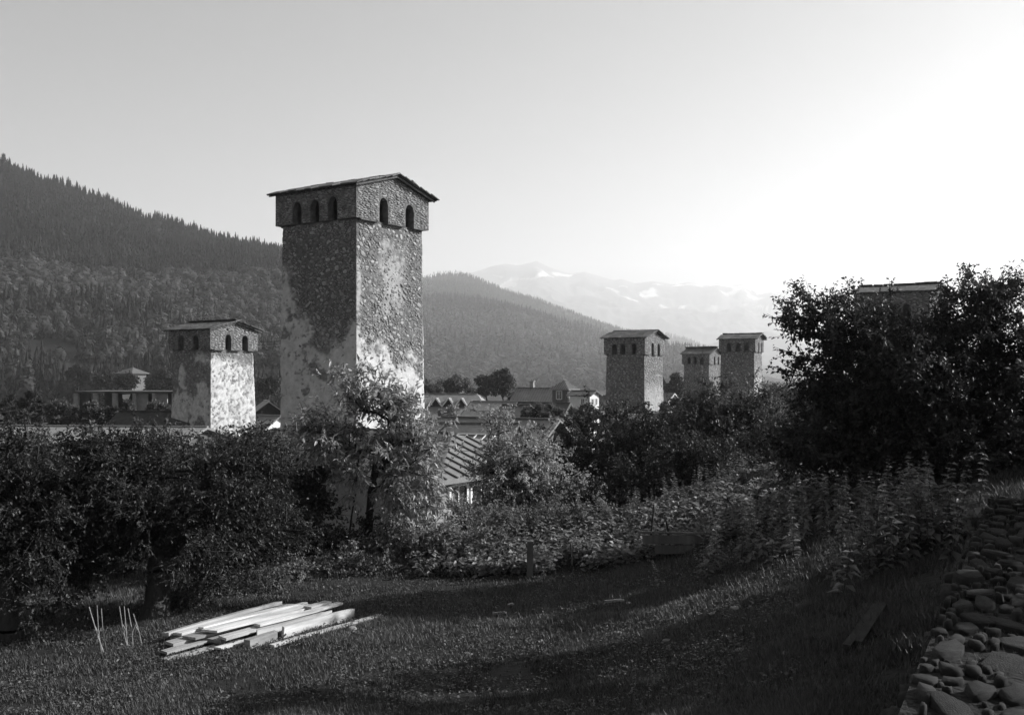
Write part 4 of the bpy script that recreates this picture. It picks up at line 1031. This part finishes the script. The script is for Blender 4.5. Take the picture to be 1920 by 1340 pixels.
# village trees
VT = 'broadleaf trees between the village roofs'
for i, (px, py, rx, ry, d, nm, lb, mm) in enumerate([
    (842, 790, 46, 24, 82, 'broadleaf_tree', 'rounded pale tree beside the tall tower base, under the dormer roof', 'leaf_pale'),
    (800, 735, 30, 14, 190, 'broadleaf_tree', 'small tree over the dormer roof beside the tall tower', 'leaf_apple'),
    (850, 722, 32, 13, 200, 'broadleaf_tree', 'low spreading tree above the dormer roof ridge', 'leaf_apple'),
    (912, 722, 26, 20, 205, 'pine_tree', 'dark pine behind the dormer house, left of a taller pine', 'leaf_dark'),
    (944, 718, 24, 24, 205, 'pine_tree', 'taller dark pine behind the village roofs', 'leaf_dark'),
    (972, 742, 20, 10, 190, 'broadleaf_tree', 'small tree at the end of the corrugated village roof', 'leaf_apple'),
    (1015, 772, 40, 14, 88, 'broadleaf_tree', 'tree top between the barn ridge and the white gable', 'leaf_apple'),
    (1095, 775, 26, 14, 80, 'broadleaf_tree', 'tree right of the barn gable below the turret house', 'leaf_apple'),
    (1140, 785, 50, 22, 62, 'broadleaf_tree', 'tree at the foot of the widest right tower', 'leaf_apple'),
    (1262, 775, 34, 22, 66, 'broadleaf_tree', 'tree between the feet of the right towers', 'leaf_apple'),
    (1210, 790, 40, 18, 56, 'broadleaf_tree', 'low tree before the sunlit wall of the widest right tower', 'leaf_pale'),
    (1266, 722, 22, 18, 230, 'broadleaf_tree', 'dark far tree above the tiny white trimmed house', 'leaf_dark'),
    (1452, 742, 24, 18, 210, 'broadleaf_tree', 'dark far tree below the pale valley field', 'leaf_dark'),
    (1490, 750, 30, 24, 170, 'broadleaf_tree', 'dark far tree between the valley field and the big right tree', 'leaf_dark'),
    (1455, 780, 30, 26, 60, 'broadleaf_tree', 'mid distance tree right of the tower pair foot', 'leaf_dark'),
    (118, 775, 34, 34, 98, 'broadleaf_tree', 'bushy dark tree left of the concrete building', 'leaf_apple'),
    (170, 775, 18, 26, 98, 'poplar_tree', 'slim tree in front of the concrete building left bay', 'leaf_apple'),
    (205, 782, 18, 20, 98, 'broadleaf_tree', 'small tree before the open concrete bays', 'leaf_apple'),
    (236, 772, 18, 18, 98, 'broadleaf_tree', 'rounded small tree before the concrete pillars', 'leaf_apple'),
    (296, 768, 22, 14, 104, 'broadleaf_tree', 'low bush between concrete building and squat tower', 'leaf_apple'),
    (60, 765, 40, 36, 110, 'broadleaf_tree', 'wide dark tree at the far left beyond the pale shed roof', 'leaf_dark'),
    (10, 780, 40, 40, 100, 'broadleaf_tree', 'dark tree left of all, beyond the pale shed roof', 'leaf_dark'),
    (238, 714, 16, 9, 260, 'broadleaf_tree', 'small bush on the meadow below the cabin', 'leaf_dark'),
    (200, 712, 24, 10, 300, 'broadleaf_tree', 'dark bush left of the meadow cabin', 'leaf_dark'),
    (146, 700, 22, 14, 330, 'broadleaf_tree', 'larger dark bush at the meadow edge', 'leaf_dark'),
    (300, 715, 26, 20, 300, 'broadleaf_tree', 'dark tree right of the meadow cabin', 'leaf_dark'),
    (505, 720, 18, 16, 260, 'broadleaf_tree', 'dark tree on the road bank left of the tall tower', 'leaf_dark'),
    ]):
    b = W(px, py + ry, d); gz = min(Gs(b.x, d), b.z - .5 * ry * d / F); b.z = max(gz, b.z - 5)
    s = d / F
    tree(nm, lb, b, [(px, py, rx * .8, ry * .8, d), (px - rx * .45, py + ry * .25, rx * .5, ry * .6, d), (px + rx * .5, py + ry * .2, rx * .5, ry * .65, d), (px + rx * .1, py - ry * .5, rx * .4, ry * .45, d)],
         tips=230, twigs=4, lpt=6, leaf=(4.2 * s, 2.8 * s), m=mm, trunk_r=.18, group=None, twl=7 * s, seed=700 + i, twr=.01, clump=2.6 * s)

# ---------------------------------------------------------------- garden plants
SBL = ['weed bush at the right end of the plank stack', 'dark leafy weed bush beside the bush at the stack end', 'weed bush below the left cherry stem', 'tall weed bush below the right cherry stem', 'weed bush between cherry stem and potato plants', 'weed bush behind the left potato plants', 'weed bush in front of the pale pear tree', 'weed bush along the back edge of the plank stack', 'dark weed bush between apple trunk and plank stack', 'weed bush behind the middle of the plank stack', 'weed bush behind the square fence post', 'shaded weed bush between the two cherry stems', 'tall weed bush at the foot of the pale pear tree', 'weed bush at the low end of the nettle crest', 'dark weed bush beneath the hazel', 'dark weed bush behind the cherry stems']
SB = 'leafy weed bushes between the lawn and the trees'
for i, (px, py, rx, ry, d, mm) in enumerate([(560, 1098, 55, 24, 16.8, 'leaf_weed'), (640, 1080, 45, 24, 17.4, 'leaf_apple'), (695, 1078, 40, 24, 17.2, 'leaf_weed'), (790, 1045, 46, 32, 17.4, 'leaf_weed'), (845, 1040, 30, 28, 17.6, 'leaf_weed'),
        (905, 1025, 40, 30, 17.6, 'leaf_weed'), (955, 1005, 36, 28, 18.4, 'leaf_weed'), (400, 1128, 56, 20, 15.4, 'leaf_apple'), (345, 1140, 40, 22, 14.6, 'leaf_apple'), (470, 1116, 40, 20, 16, 'leaf_apple'), (1015, 990, 36, 26, 18.8, 'leaf_weed'),
        (740, 1040, 34, 34, 18, 'leaf_apple'), (880, 985, 40, 26, 20, 'leaf_weed'), (1075, 985, 34, 20, 18.6, 'leaf_weed'), (600, 1050, 40, 30, 18, 'leaf_dark'), (700, 1030, 40, 30, 18.6, 'leaf_dark')]):
    s = d / F; b = on_ground(px, d)
    tree('weed_bush', SBL[i], b, [(px, py, rx, ry, d), (px - rx * .4, py - ry * .5, rx * .35, ry * .6, d), (px + rx * .35, py - ry * .6, rx * .3, ry * .55, d)], tips=110, twigs=4, lpt=7,
         leaf=(.06, .04), m=mm, trunk_r=.015, group=SB, twl=.22, cat='bush', stems=[(-rx * s * .6, 0, 0), (-rx * s * .2, .1, 0), (rx * s * .2, -.1, 0), (rx * s * .6, 0, 0)], seed=900 + i, twr=.003)

def nettle_protos():
    out = []
    for sd in range(14):
        r = np.random.default_rng(60 + sd); H = 1.0
        lean = r.normal(size=2) * .09; side = r.integers(0, 4)
        def ax(t): return np.stack([lean[0] * t * t, lean[1] * t * t, t * H], -1)
        n = int(r.integers(13, 20)); t = np.sort(np.clip(np.linspace(.1, .985, n) + r.normal(size=n) * .008, .05, .99)); C, D, N, L, Wd = [], [], [], [], []
        for i, tt in enumerate(t):
            for q in range(4 if tt > .55 else 3):
                if r.random() < .05: continue
                a = i * .79 + q * math.pi / 2 + r.normal() * .3
                ln = (.15 * (1 - tt) ** .65 + .022) * r.uniform(.7, 1.25)
                C.append(ax(tt)); D.append((math.cos(a), math.sin(a), .15 - .45 * (1 - tt) + r.normal() * .17)); N.append((r.normal() * .3, r.normal() * .3, 1.)); L.append(ln); Wd.append(ln * .55)
        V, T, tn = leaves(np.array(C), np.array(D), np.array(N), np.array(L), np.array(Wd), r.uniform(0, 1, len(C)))
        leaf_me = np_mesh('leaves', V, T, M['leaf_nettle'], attrs={'tone': tn})
        tt = np.linspace(0, 1, 6); A = ax(tt)
        V, Fq = tubes(A[:-1], A[1:], .007 * (1.1 - tt[:-1]), .007 * (1.1 - tt[1:]), 5)
        out.append((leaf_me, np_mesh('stem', V, Fq, M['twig'])))
    return out
NP = nettle_protos(); rn = random.Random(21)
def nettles(n, fn, label, group, h0, h1):
    for _ in range(n):
        x, y = fn()
        k = rn.choice(NP); h = rn.uniform(h0, h1)
        e = empty('nettle_plant', (x, y, Gs(x, y) - .03), rn.uniform(0, 6.28)); e.scale = (h * .95, h * .95, h); tag(e, label, 'nettle', group)
        e.rotation_euler = (rn.gauss(0, .1), rn.gauss(0, .1), rn.uniform(0, 6.28))
        for nm, me in (('stem', k[1]), ('leaves', k[0])): link(bpy.data.objects.new(nm, me), e)
def along(pts, jx, jy):
    def f():
        t = rn.random() * (len(pts) - 1); i = int(t); t -= i
        (a, d0), (b, d1) = pts[i], pts[i + 1]
        px = a + (b - a) * t; d = d0 + (d1 - d0) * t + rn.gauss(0, jy)
        return (px - 960) / F * d + rn.gauss(0, jx), d
    return f
nettles(85, along([(1050, 18.6), (1200, 18.6), (1340, 18.8), (1470, 18.6)], .2, .35), 'sunlit nettle along the crest of the garden bank', 'nettles along the bank crest', .25, .7)
nettles(85, along([(1300, 13.4), (1450, 13.4), (1600, 13.6), (1740, 13.8)], .25, .3), 'tall nettle in the shaded row across the bank', 'nettles in the row across the bank', .3, .95)
nettles(60, along([(1600, 10.8), (1700, 10.9), (1790, 11.1)], .22, .3), 'tall nettle in the clump at the foot of the stone wall', 'nettles at the wall foot', .45, 1.1)
nettles(34, along([(870, 18.2), (960, 18.4), (1010, 18.2)], .25, .4), 'upright nettle behind the potato plants', 'nettles behind the potato plants', .5, .9)
nettles(5, along([(1195, 8.9), (1245, 9.0)], .12, .1), 'small nettle on the lawn near its front edge', 'small lawn nettles', .22, .34)

# potato plants
def potato_protos():
    out = []
    for sd in range(5):
        r = np.random.default_rng(160 + sd); n = 64
        a = r.uniform(0, 6.28, n); t = r.uniform(.15, 1, n)
        C = np.stack([np.cos(a) * .17 * t, np.sin(a) * .17 * t, .42 * t * r.uniform(.5, 1, n)], -1)
        D = np.stack([np.cos(a), np.sin(a), r.uniform(-.5, .3, n)], -1); N = r.normal(size=(n, 3)) * .35 + [0, 0, 1.]
        ln = r.uniform(.06, .115, n)
        V, T, tn = leaves(C, D, N, ln, ln * .65, r.uniform(.2, 1, n))
        S0 = np.zeros((10, 3)); S1 = C[:10]
        V2, F2 = tubes(S0, S1, np.full(10, .008), np.full(10, .004), 4)
        out.append((np_mesh('leaves', V, T, M['leaf_weed'], attrs={'tone': tn}), np_mesh('stem', V2, F2, M['twig'])))
    return out
PP = potato_protos()
for row in range(4):
    for i in range(15):
        px = 800 + i * 22 + rn.uniform(-7, 7) + row * 6; d = 16.6 + row * .5 + rn.uniform(-.12, .12)
        x = (px - 960) / F * d; k = rn.choice(PP); h = rn.uniform(.8, 1.25)
        e = empty('potato_plant', (x, d, Gs(x, d) - .02), rn.uniform(0, 6.28)); e.scale = (h, h, h); tag(e, 'broad leaved potato plant in the rows by the fence post', 'potato plant', 'potato plants by the fence post')
        for nm, me in (('stem', k[1]), ('leaves', k[0])): link(bpy.data.objects.new(nm, me), e)

# ground cover and grass: uncountable, one object each
def groundcover():
    r = np.random.default_rng(88); n = 15000
    x = r.uniform(-.6, 8.5, n); y = r.uniform(14.8, 20.5, n)
    keep = (y > 16.2 - .35 * np.clip(x, 0, 5)) & (fbm(x * 1.2, y * 1.2, 0, 3, 3) > -.3); x, y = x[keep], y[keep]
    n = len(x); z = G(x, y); q = 4
    C = np.repeat(np.stack([x, y, z + .02], -1), q, 0); m = len(C); a = r.uniform(0, 6.28, m)
    C[:, 2] += r.uniform(0, .22, m)
    D = np.stack([np.cos(a), np.sin(a), r.uniform(-.2, .9, m)], -1); N = r.normal(size=(m, 3)) * .45 + [0, 0, 1.]
    ln = r.uniform(.05, .12, m)
    V, T, tn = leaves(C, D, N, ln, ln * .6, r.uniform(0, 1, m))
    tag(np_obj('bank_weeds', V, T, M['leaf_weed'], attrs={'tone': tn}), 'low leafy weeds covering the garden bank', 'weeds', kind='stuff')
groundcover()
def grass():
    r = np.random.default_rng(99); n = 520000
    d = 6.2 * (18.2 / 6.2) ** r.uniform(0, 1, n); px = r.uniform(-60, 1980, n)
    x = (px - 960) / F * d; y = d
    cl = fbm(x * 2.2, y * 2.2, 0, 3, 13); big = fbm(x * .6, y * .6, 0, 2, 14)
    keep = r.uniform(0, 1, n) < np.clip(.8 + 1.5 * cl + .9 * big, .04, 1); x, y, cl, big = x[keep], y[keep], cl[keep], big[keep]
    n = len(x); z = G(x, y)
    h = (.025 + .04 * r.uniform(0, 1, n) ** 2 + .06 * np.clip(cl + big, 0, 1)) * (1 + .5 * sstep(2.2, 3.2, x)); a = r.uniform(0, 6.28, n); w = r.uniform(.004, .009, n)
    B = np.stack([x, y, z - .005], -1); s = np.stack([-np.sin(a), np.cos(a), 0 * a], -1) * w[:, None]
    le = r.uniform(.1, .8, n); tip = B + np.stack([np.cos(a) * le * h, np.sin(a) * le * h, h], -1)
    V = np.stack([B - s, B + s, tip], 1).reshape(-1, 3)
    tone = np.clip(.35 + .5 * big + r.uniform(-.3, .4, n), 0, 1)
    tag(np_obj('grass', V, np.arange(3 * n).reshape(-1, 3), M['grass'], attrs={'tone': np.repeat(tone, 3)}), 'short rough grass of the sloping lawn', 'grass', kind='stuff')
    # clover and small broad leaves
    n = 26000; d = 8.2 * 2.05 ** r.uniform(0, 1, n); px = r.uniform(-40, 1500, n); x = (px - 960) / F * d; y = d
    keep = fbm(x * 1.6, y * 1.6, 0, 3, 15) > -.05; x, y = x[keep], y[keep]; n = len(x)
    C = np.stack([x, y, G(x, y) + r.uniform(.01, .05, n)], -1); a = r.uniform(0, 6.28, n)
    D = np.stack([np.cos(a), np.sin(a), r.uniform(0, .4, n)], -1); ln = r.uniform(.02, .045, n)
    V, T, tn = leaves(C, D, r.normal(size=(n, 3)) * .4 + [0, 0, 1.], ln, ln * .8, r.uniform(.2, 1, n))
    tag(np_obj('clover', V, T, M['grass'], attrs={'tone': tn}), 'clover and small broad leaves among the lawn grass', 'clover', kind='stuff')
grass()

# ---------------------------------------------------------------- plank pile
def groundpt(px, py):
    d = 12.0
    for _ in range(14):
        x = (px - 960) / F * d; d = (Gs(x, d)) * F / (HY - py)
    return W(px, py, d)
rp_ = random.Random(5)
PG = 'sawn planks stacked on the lawn'
S2 = 'sawn plank lying flat in the stack on the lawn'
_o = groundpt(298, 1209); _e = groundpt(530, 1150); _ux = Vector((_e.x - _o.x, _e.y - _o.y, 0)).normalized(); _vx = Vector((_ux.y, -_ux.x, 0))
for lb, u0, u1, v, z, w, t, yaw, old in [
    ('narrow grey plank at the back of the stack by the weeds', 0, 2.35, .04, .20, .10, .05, .0, 1), (S2, .12, 2.45, .19, .185, .13, .035, .01, 0), ('narrow strip lying on the middle of the stack', .38, 2.5, .30, .215, .07, .03, -.012, 0),
    ('widest pale board on top of the stack', .32, 2.52, .47, .212, .21, .034, .012, 0), (S2, .02, 2.3, .42, .16, .2, .035, -.01, 1), (S2, -.22, 2.0, .30, .12, .17, .04, .02, 1),
    ('grey plank end poking out low at the left of the stack', -.42, 1.7, .44, .075, .15, .035, -.015, 1), ('thin plank lying on the ground at the left end of the stack', -.62, .9, .62, .03, .13, .028, -.03, 1),
    ('pale plank with its end jutting over the lawn', .95, 2.86, .66, .195, .11, .035, .03, 0), ('short pale offcut at the stack end by the lawn', 2.15, 2.68, .56, .235, .12, .03, .09, 0), (S2, .25, 2.35, .66, .14, .15, .035, 0, 0),
    (S2, .1, 2.4, .12, .145, .22, .04, .0, 1), (S2, .2, 2.35, .5, .1, .3, .05, .0, 1), (S2, .25, 2.3, .15, .09, .26, .05, .0, 1),
    ('board set on edge along the front of the stack', .72, 2.42, .80, .165, .03, .15, .0, 0), ('thick beam on edge at the front of the stack', 1.05, 2.78, .95, .165, .05, .165, .02, 0),
    ('low beam with a square cut end at the front of the stack', .38, .98, .94, .125, .09, .14, .03, 1), ('thin strip tucked under the front boards of the stack', .0, .74, .80, .07, .11, .028, .02, 0),
    (S2, .3, 2.5, .72, .05, .2, .045, .0, 1), ('loose narrow plank lying on the grass in front of the stack', .52, 2.98, 1.16, .045, .095, .035, .035, 0)]:
    plank2 = None
    u0 = u0 * .86 + rp_.uniform(-.05, .05); u1 = u1 * .86 + rp_.uniform(-.08, .08); v *= 1.15; z *= .82; t = t * (.8 if t < .06 else .85); yaw += rp_.gauss(0, .032)
    L = u1 - u0; c = _o + _ux * ((u0 + u1) / 2) + _vx * v; zg0 = Gs(*(_o + _ux * u0 + _vx * v).xy); zg1 = Gs(*(_o + _ux * u1 + _vx * v).xy)
    mb = MB(); n = 6; jl = [rp_.uniform(-.03, .03) for _ in range(4)]; bow = rp_.uniform(-.01, .01); P = []
    for i in range(n + 1):
        y = -L / 2 + L * i / n; bz = bow * (1 - (2 * i / n - 1) ** 2); sb = rp_.uniform(-.003, .003)
        for q, (sxx, szz) in enumerate(((-1, -1), (1, -1), (1, 1), (-1, 1))):
            yy = y + (jl[0 if sxx < 0 else 1] if i == 0 else 0) + (jl[2 if sxx < 0 else 3] if i == n else 0)
            P.append((sxx * w / 2 + sb + rp_.uniform(-.002, .002), yy, szz * t / 2 + bz + rp_.uniform(-.002, .002)))
    Fq = [(3, 2, 1, 0)] + [(i * 4 + k, i * 4 + (k + 1) % 4, i * 4 + 4 + (k + 1) % 4, i * 4 + 4 + k) for i in range(n) for k in range(4)] + [tuple(n * 4 + k for k in range(4))]
    mb.poly(P, Fq); ob = mb.build('plank', M['plankold' if old else 'plank'])
    dv = (_ux * L + Vector((0, 0, zg1 - zg0))).normalized(); dv = Matrix.Rotation(yaw, 3, 'Z') @ dv
    sx = dv.cross(Vector((0, 0, 1))).normalized(); uz = sx.cross(dv)
    Mx = Matrix((sx, dv, uz)).transposed() @ Matrix.Rotation(rp_.gauss(0, .05), 3, 'Y') @ Matrix.Rotation(rp_.gauss(0, .008), 3, 'X')
    ob.matrix_world = Matrix.Translation((c.x, c.y, (zg0 + zg1) / 2 + z - t / 2)) @ Mx.to_4x4()
    tag(ob, lb, 'plank', PG)
# rock beside it, stones and chips on the lawn
def rock(name, label, p, s, m='stone', cat='stone', group=None, sd=0):
    r = np.random.default_rng(sd + 5); n = 10; V = []; Fq = []
    rows = [(-.5, .7), (-.1, 1.0), (.3, .85), (.6, .45)]
    for z, q in rows:
        for k in range(n):
            a = 2 * math.pi * k / n; rr_ = q * (1 + .18 * float(vn(math.cos(a) * 1.5 + sd, math.sin(a) * 1.5, z, 3)))
            V.append((math.cos(a) * rr_ * s[0], math.sin(a) * rr_ * s[1], z * s[2] + r.uniform(-.05, .05) * s[2]))
    V.append((0, 0, .68 * s[2]))
    for i in range(3):
        for k in range(n):
            k2 = (k + 1) % n; Fq.append((i * n + k, i * n + k2, (i + 1) * n + k2, (i + 1) * n + k))
    for k in range(n): Fq.append((3 * n + k, 3 * n + (k + 1) % n, 4 * n))
    mb = MB(); mb.poly(V, Fq); o = mb.build(name, M[m]); o.location = p; o.rotation_euler = (0, 0, r.uniform(0, 6)); tag(o, label, cat, group)
    for q in o.data.polygons: q.use_smooth = True
    return o
rock('stone', 'pale rounded stone at the right end of the plank stack', groundpt(660, 1182), (.12, .08, .08), 'wallgrey', sd=1)
for i, (px, py, s) in enumerate([(1158, 1186, .07), (1380, 1140, .08), (1335, 1150, .05), (1770, 1150, .12), (1500, 1136, .09), (1410, 1105, .06), (1180, 1130, .05), (1250, 1200, .06), (800, 1240, .09), (1475, 1225, .08), (1390, 1218, .07)]):
    rock('stone', 'small stone lying in the short grass of the lawn', groundpt(px, py), (s, s * .7, s * .45), group='small stones on the lawn', sd=10 + i)
for i, (px, py, L) in enumerate([(935, 1153, .16), (957, 1137, .07), (1150, 1130, .22)]):
    p = groundpt(px, py); mb = MB().bar((-L / 2, 0, .02), (L / 2, .03, .035), .04, .03); mb.bar((L * .2, .01, .03), (L * .62, -.03, .045), .035, .02); o = mb.build('wood_chip', M['plankold']); o.location = p
    tag(o, 'pale splinter of wood lying on the shaded grass', 'wood chip', 'wood splinters on the lawn')
# bean sticks at the left
for i, (xt, yt, xb, yb) in enumerate([(167, 1137, 198, 1222), (182, 1134, 192, 1200), (190, 1140, 203, 1205), (224, 1136, 243, 1226), (233, 1136, 240, 1215), (240, 1140, 250, 1222), (250, 1150, 268, 1205)]):
    d = 11.6 + i * .05; a = W(xb, yb, d); a.z = Gs(a.x, d) - .05; b = W(xt, yt, d - .05)
    mid = (a + b) / 2 + Vector((rp_.uniform(-.02, .02), 0, 0))
    root = empty('bean_stick', a); tag(root, 'thin pale stick stuck in the ground under the apple tree', 'stick', 'sticks under the apple tree')
    MB().tube([Vector((0, 0, 0)), mid - a, b - a], [.007, .006, .005], 5).build('shaft', M['plankold'], root)
    MB().tube([(mid - a) * .9, (mid - a) * .9 + Vector((rp_.choice((-1, 1)) * .04, 0, .09))], [.006, .003], 4).build('side_shoot', M['plankold'], root)
# fences
def picket_fence(label, p0, p1, n, h, m_='oldwood', lean=.0):
    a = Vector((*p0, Gs(*p0))); b = Vector((*p1, Gs(*p1)))
    root = empty('picket_fence', a); tag(root, label, 'fence')
    for t in (.35, .8): MB().bar(Vector((0, .03, h * t)), b - a + Vector((0, .03, h * t)), .03, .07).build('rail', M[m_], root)
    for i in range(n):
        t = i / (n - 1); p = (b - a) * t; hh = h * rp_.uniform(.85, 1.1); p.z = Gs(a.x + p.x, a.y + p.y) - a.z
        dx = rp_.gauss(0, .03)
        mb = MB(); mb.poly([(p.x - .03, p.y - .012, p.z - .1), (p.x + .03, p.y - .012, p.z - .1), (p.x + .03 + dx, p.y - .012, p.z + hh), (p.x + dx, p.y - .012, p.z + hh + .06), (p.x - .03 + dx, p.y - .012, p.z + hh),
                            (p.x - .03, p.y + .012, p.z - .1), (p.x + .03, p.y + .012, p.z - .1), (p.x + .03 + dx, p.y + .012, p.z + hh), (p.x + dx, p.y + .012, p.z + hh + .06), (p.x - .03 + dx, p.y + .012, p.z + hh)],
                           [(0, 1, 2, 3, 4), (9, 8, 7, 6, 5), (0, 5, 6, 1), (1, 6, 7, 2), (2, 7, 8, 3), (3, 8, 9, 4), (4, 9, 5, 0)])
        mb.build('picket', M[m_], root)
picket_fence('grey picket fence in the shade behind the apple trunk', ((275 - 960) / F * 16.2, 16.2), ((450 - 960) / F * 17.6, 17.6), 20, .95)
picket_fence('picket fence under the big right tree', ((1430 - 960) / F * 19.5, 19.5), ((1600 - 960) / F * 19, 19), 18, .55)
p = on_ground(993, 16.1); root = empty('fence_post', p); tag(root, 'square wooden fence post between the potato plants', 'post')
MB().bar((0, 0, -.2), (.01, 0, .56), .10, .085, (0, 1, 0)).build('shaft', M['oldwood'], root); MB().poly([(-.05, -.045, .56), (.06, -.045, .56), (.06, .045, .56), (-.05, .045, .56), (.005, 0, .585)], [(0, 1, 4), (1, 2, 4), (2, 3, 4), (3, 0, 4)]).build('top', M['oldwood'], root)
for i, (xt, yt, xb, d, lb) in enumerate([(1070, 1018, 1071, 16.0, 'thin dark stake right of the square fence post'), (1226, 945, 1216, 16.2, 'thin leaning stake behind the low plank barrier'), (1249, 976, 1258, 15.4, 'thicker stake leaning at the low plank barrier')]):
    a = on_ground(xb, d); b = W(xt, yt, d); root = empty('stake', a); tag(root, lb, 'stake')
    MB().tube([(0, 0, -.15), (b - a) * .5 + Vector((.01, 0, 0)), b - a], [.02 if i else .012, .018 if i else .011, .014 if i else .01], 6).build('shaft', M['darkwood'], root)
    MB().tube([(b - a) * .96, (b - a) * 1.0 + Vector((0, 0, .03))], [.016, .003], 6).build('tip', M['oldwood'], root)
root = empty('plank_barrier', on_ground(1258, 15.3)); tag(root, 'low barrier of planks standing on the bank', 'barrier')
zt = W(1258, 1000, 15.3).z - root.location.z
for k in range(2): MB().box((.1 + .06 * k, .01 * k, zt - .09 - k * .15), (1.05 - .25 * k, .03, .13)).build('board', M['oldwood'], root)
MB().bar((-.5, .02, zt + .02), (.72, -.02, zt), .05, .03).build('rail', M['oldwood'], root)
for xx in (-.12, .62): MB().box((xx, .04, zt / 2 - .08), (.05, .05, zt + .1)).build('post', M['darkwood'], root)

# ---------------------------------------------------------------- stone wall with flat capping stones at the right
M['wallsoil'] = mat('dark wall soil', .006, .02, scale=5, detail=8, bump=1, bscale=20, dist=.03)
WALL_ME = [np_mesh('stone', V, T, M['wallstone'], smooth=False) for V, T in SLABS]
def stone_wall():
    a, b = Vector((1.62, 4.4)), Vector((5.6, 11.9)); dr = (b - a).normalized(); pr = Vector((dr.y, -dr.x)); L = (b - a).length
    root = empty('stone_wall', (a.x, a.y, Gs(a.x, a.y))); tag(root, 'broad dry stone wall with uneven rounded top stones at the lawn corner', 'wall')
    zt = -1.5
    off = Vector((a.x, a.y, Gs(a.x, a.y)))
    P = []; n = 24; Fq = []
    for i in range(n + 1):
        q = a + dr * (L * i / n)
        for s, zz in ((0, -3.2), (.02, zt - .07), (2.6, zt - .03), (2.7, -3.0)):
            w = q + pr * s; P.append((w.x - off.x, w.y - off.y, zz - off.z + (.03 * float(vn(w.x * 2, w.y * 2, 0, 2)) if zz > -2 else 0) + .012 * (q.y - 4.4) * (1 if zz > -2 else 0)))
    for i in range(n):
        for k in range(3): Fq.append((i * 4 + k, i * 4 + k + 1, i * 4 + 5 + k, i * 4 + 4 + k))
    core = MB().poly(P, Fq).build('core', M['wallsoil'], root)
    r = np.random.default_rng(17)
    st = throw(L, 2.6, lambda x, y, A: (y > A * .6), [(.14, .26, .4, .75, .1), (.07, .14, .4, .85, .35), (.03, .07, .4, .9, .55)], 9000, 5, pack=.72)
    items = []
    for (x, y, A, B) in st:
        q = a + dr * x + pr * y
        p_ = Vector((q.x, q.y, zt + .012 * (q.y - 4.4) - .05)) - off; t = rs.uniform(-.5, .5)
        u = Vector((dr.x, dr.y, 0)); v = Vector((-pr.x, -pr.y, 0)); nn = Vector((rs.gauss(0, .1), rs.gauss(0, .1), 1)).normalized()
        items.append((p_, u * math.cos(t) + v * math.sin(t), -u * math.sin(t) + v * math.cos(t), nn, A, B, rs.uniform(.012, .05)))
    st = throw(L, 1.5, lambda x, y, A: (y > A * .4), [(.16, .28, .45, .7, .4), (.08, .15, .5, .8, .6)], 1600, 6)
    for (x, y, A, B) in st:
        q = a + dr * x
        p_ = Vector((q.x, q.y, zt - .1 - y + .012 * (q.y - 4.4))) - off
        items.append((p_, Vector((dr.x, dr.y, 0)), Vector((0, 0, 1)), Vector((-pr.x, -pr.y, rs.gauss(0, .1))).normalized(), A, B, rs.uniform(.05, .1)))
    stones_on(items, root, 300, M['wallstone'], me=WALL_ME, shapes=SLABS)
stone_wall()
def wall_grass():
    r = np.random.default_rng(123); n = 16000
    t = r.uniform(0, 8.5, n); s = r.uniform(-.15, 2.6, n)
    dx, dy = 3.98 / 8.49, 7.5 / 8.49
    x = 1.62 + dx * t + dy * s; y = 4.4 + dy * t - dx * s
    keep = fbm(x * 2.4, y * 2.4, 0, 3, 19) > .02; x, y = x[keep], y[keep]; n = len(x)
    z = -1.57 + .012 * (y - 4.4) + 0 * x; h = r.uniform(.02, .06, n); a = r.uniform(0, 6.28, n); w = r.uniform(.0015, .0035, n)
    B = np.stack([x, y, z], -1); sv = np.stack([-np.sin(a), np.cos(a), 0 * a], -1) * w[:, None]; le = r.uniform(.2, 1, n)
    tip = B + np.stack([np.cos(a) * le * h, np.sin(a) * le * h, h], -1)
    tag(np_obj('wall_grass', np.stack([B - sv, B + sv, tip], 1).reshape(-1, 3), np.arange(3 * n).reshape(-1, 3), M['grass'], attrs={'tone': np.repeat(r.uniform(0, .6, n), 3)}), 'thin grass growing between the stones of the wall top', 'grass', kind='stuff')
wall_grass()
a = groundpt(1588, 1222); b = groundpt(1643, 1152)
root = empty('board_pair', a); tag(root, 'two weathered boards toned dark for shade, lying together in the grass along the stone wall', 'boards')
dv = b - a
MB().bar(Vector((0, 0, .05)), dv + Vector((0, 0, .08)), .07, .03).build('board', M['darkwood'], root)  # dark timber on both boards paints in the shade they lie in
MB().bar(dv * .06 + Vector((.07, -.04, .07)), dv * .97 + Vector((.06, -.04, .11)), .06, .03).build('board', M['darkwood'], root)

# ---------------------------------------------------------------- valley haze
hz = MB().box((0, 6900, 680), (34000, 14200, 1620))
hm = bpy.data.materials.new('valley haze'); hm.use_nodes = True; hm.node_tree.nodes.clear()
ho = hm.node_tree.nodes.new('ShaderNodeOutputMaterial'); hv = hm.node_tree.nodes.new('ShaderNodeVolumePrincipled')
hv.inputs['Color'].default_value = (.97, .97, .97, 1); hv.inputs['Density'].default_value = 1.45e-4; hv.inputs['Anisotropy'].default_value = .35
hm.node_tree.links.new(hv.outputs[0], ho.inputs['Volume'])
tag(hz.build('haze', hm), 'pale sunlit haze filling the valley air', 'haze', kind='stuff')
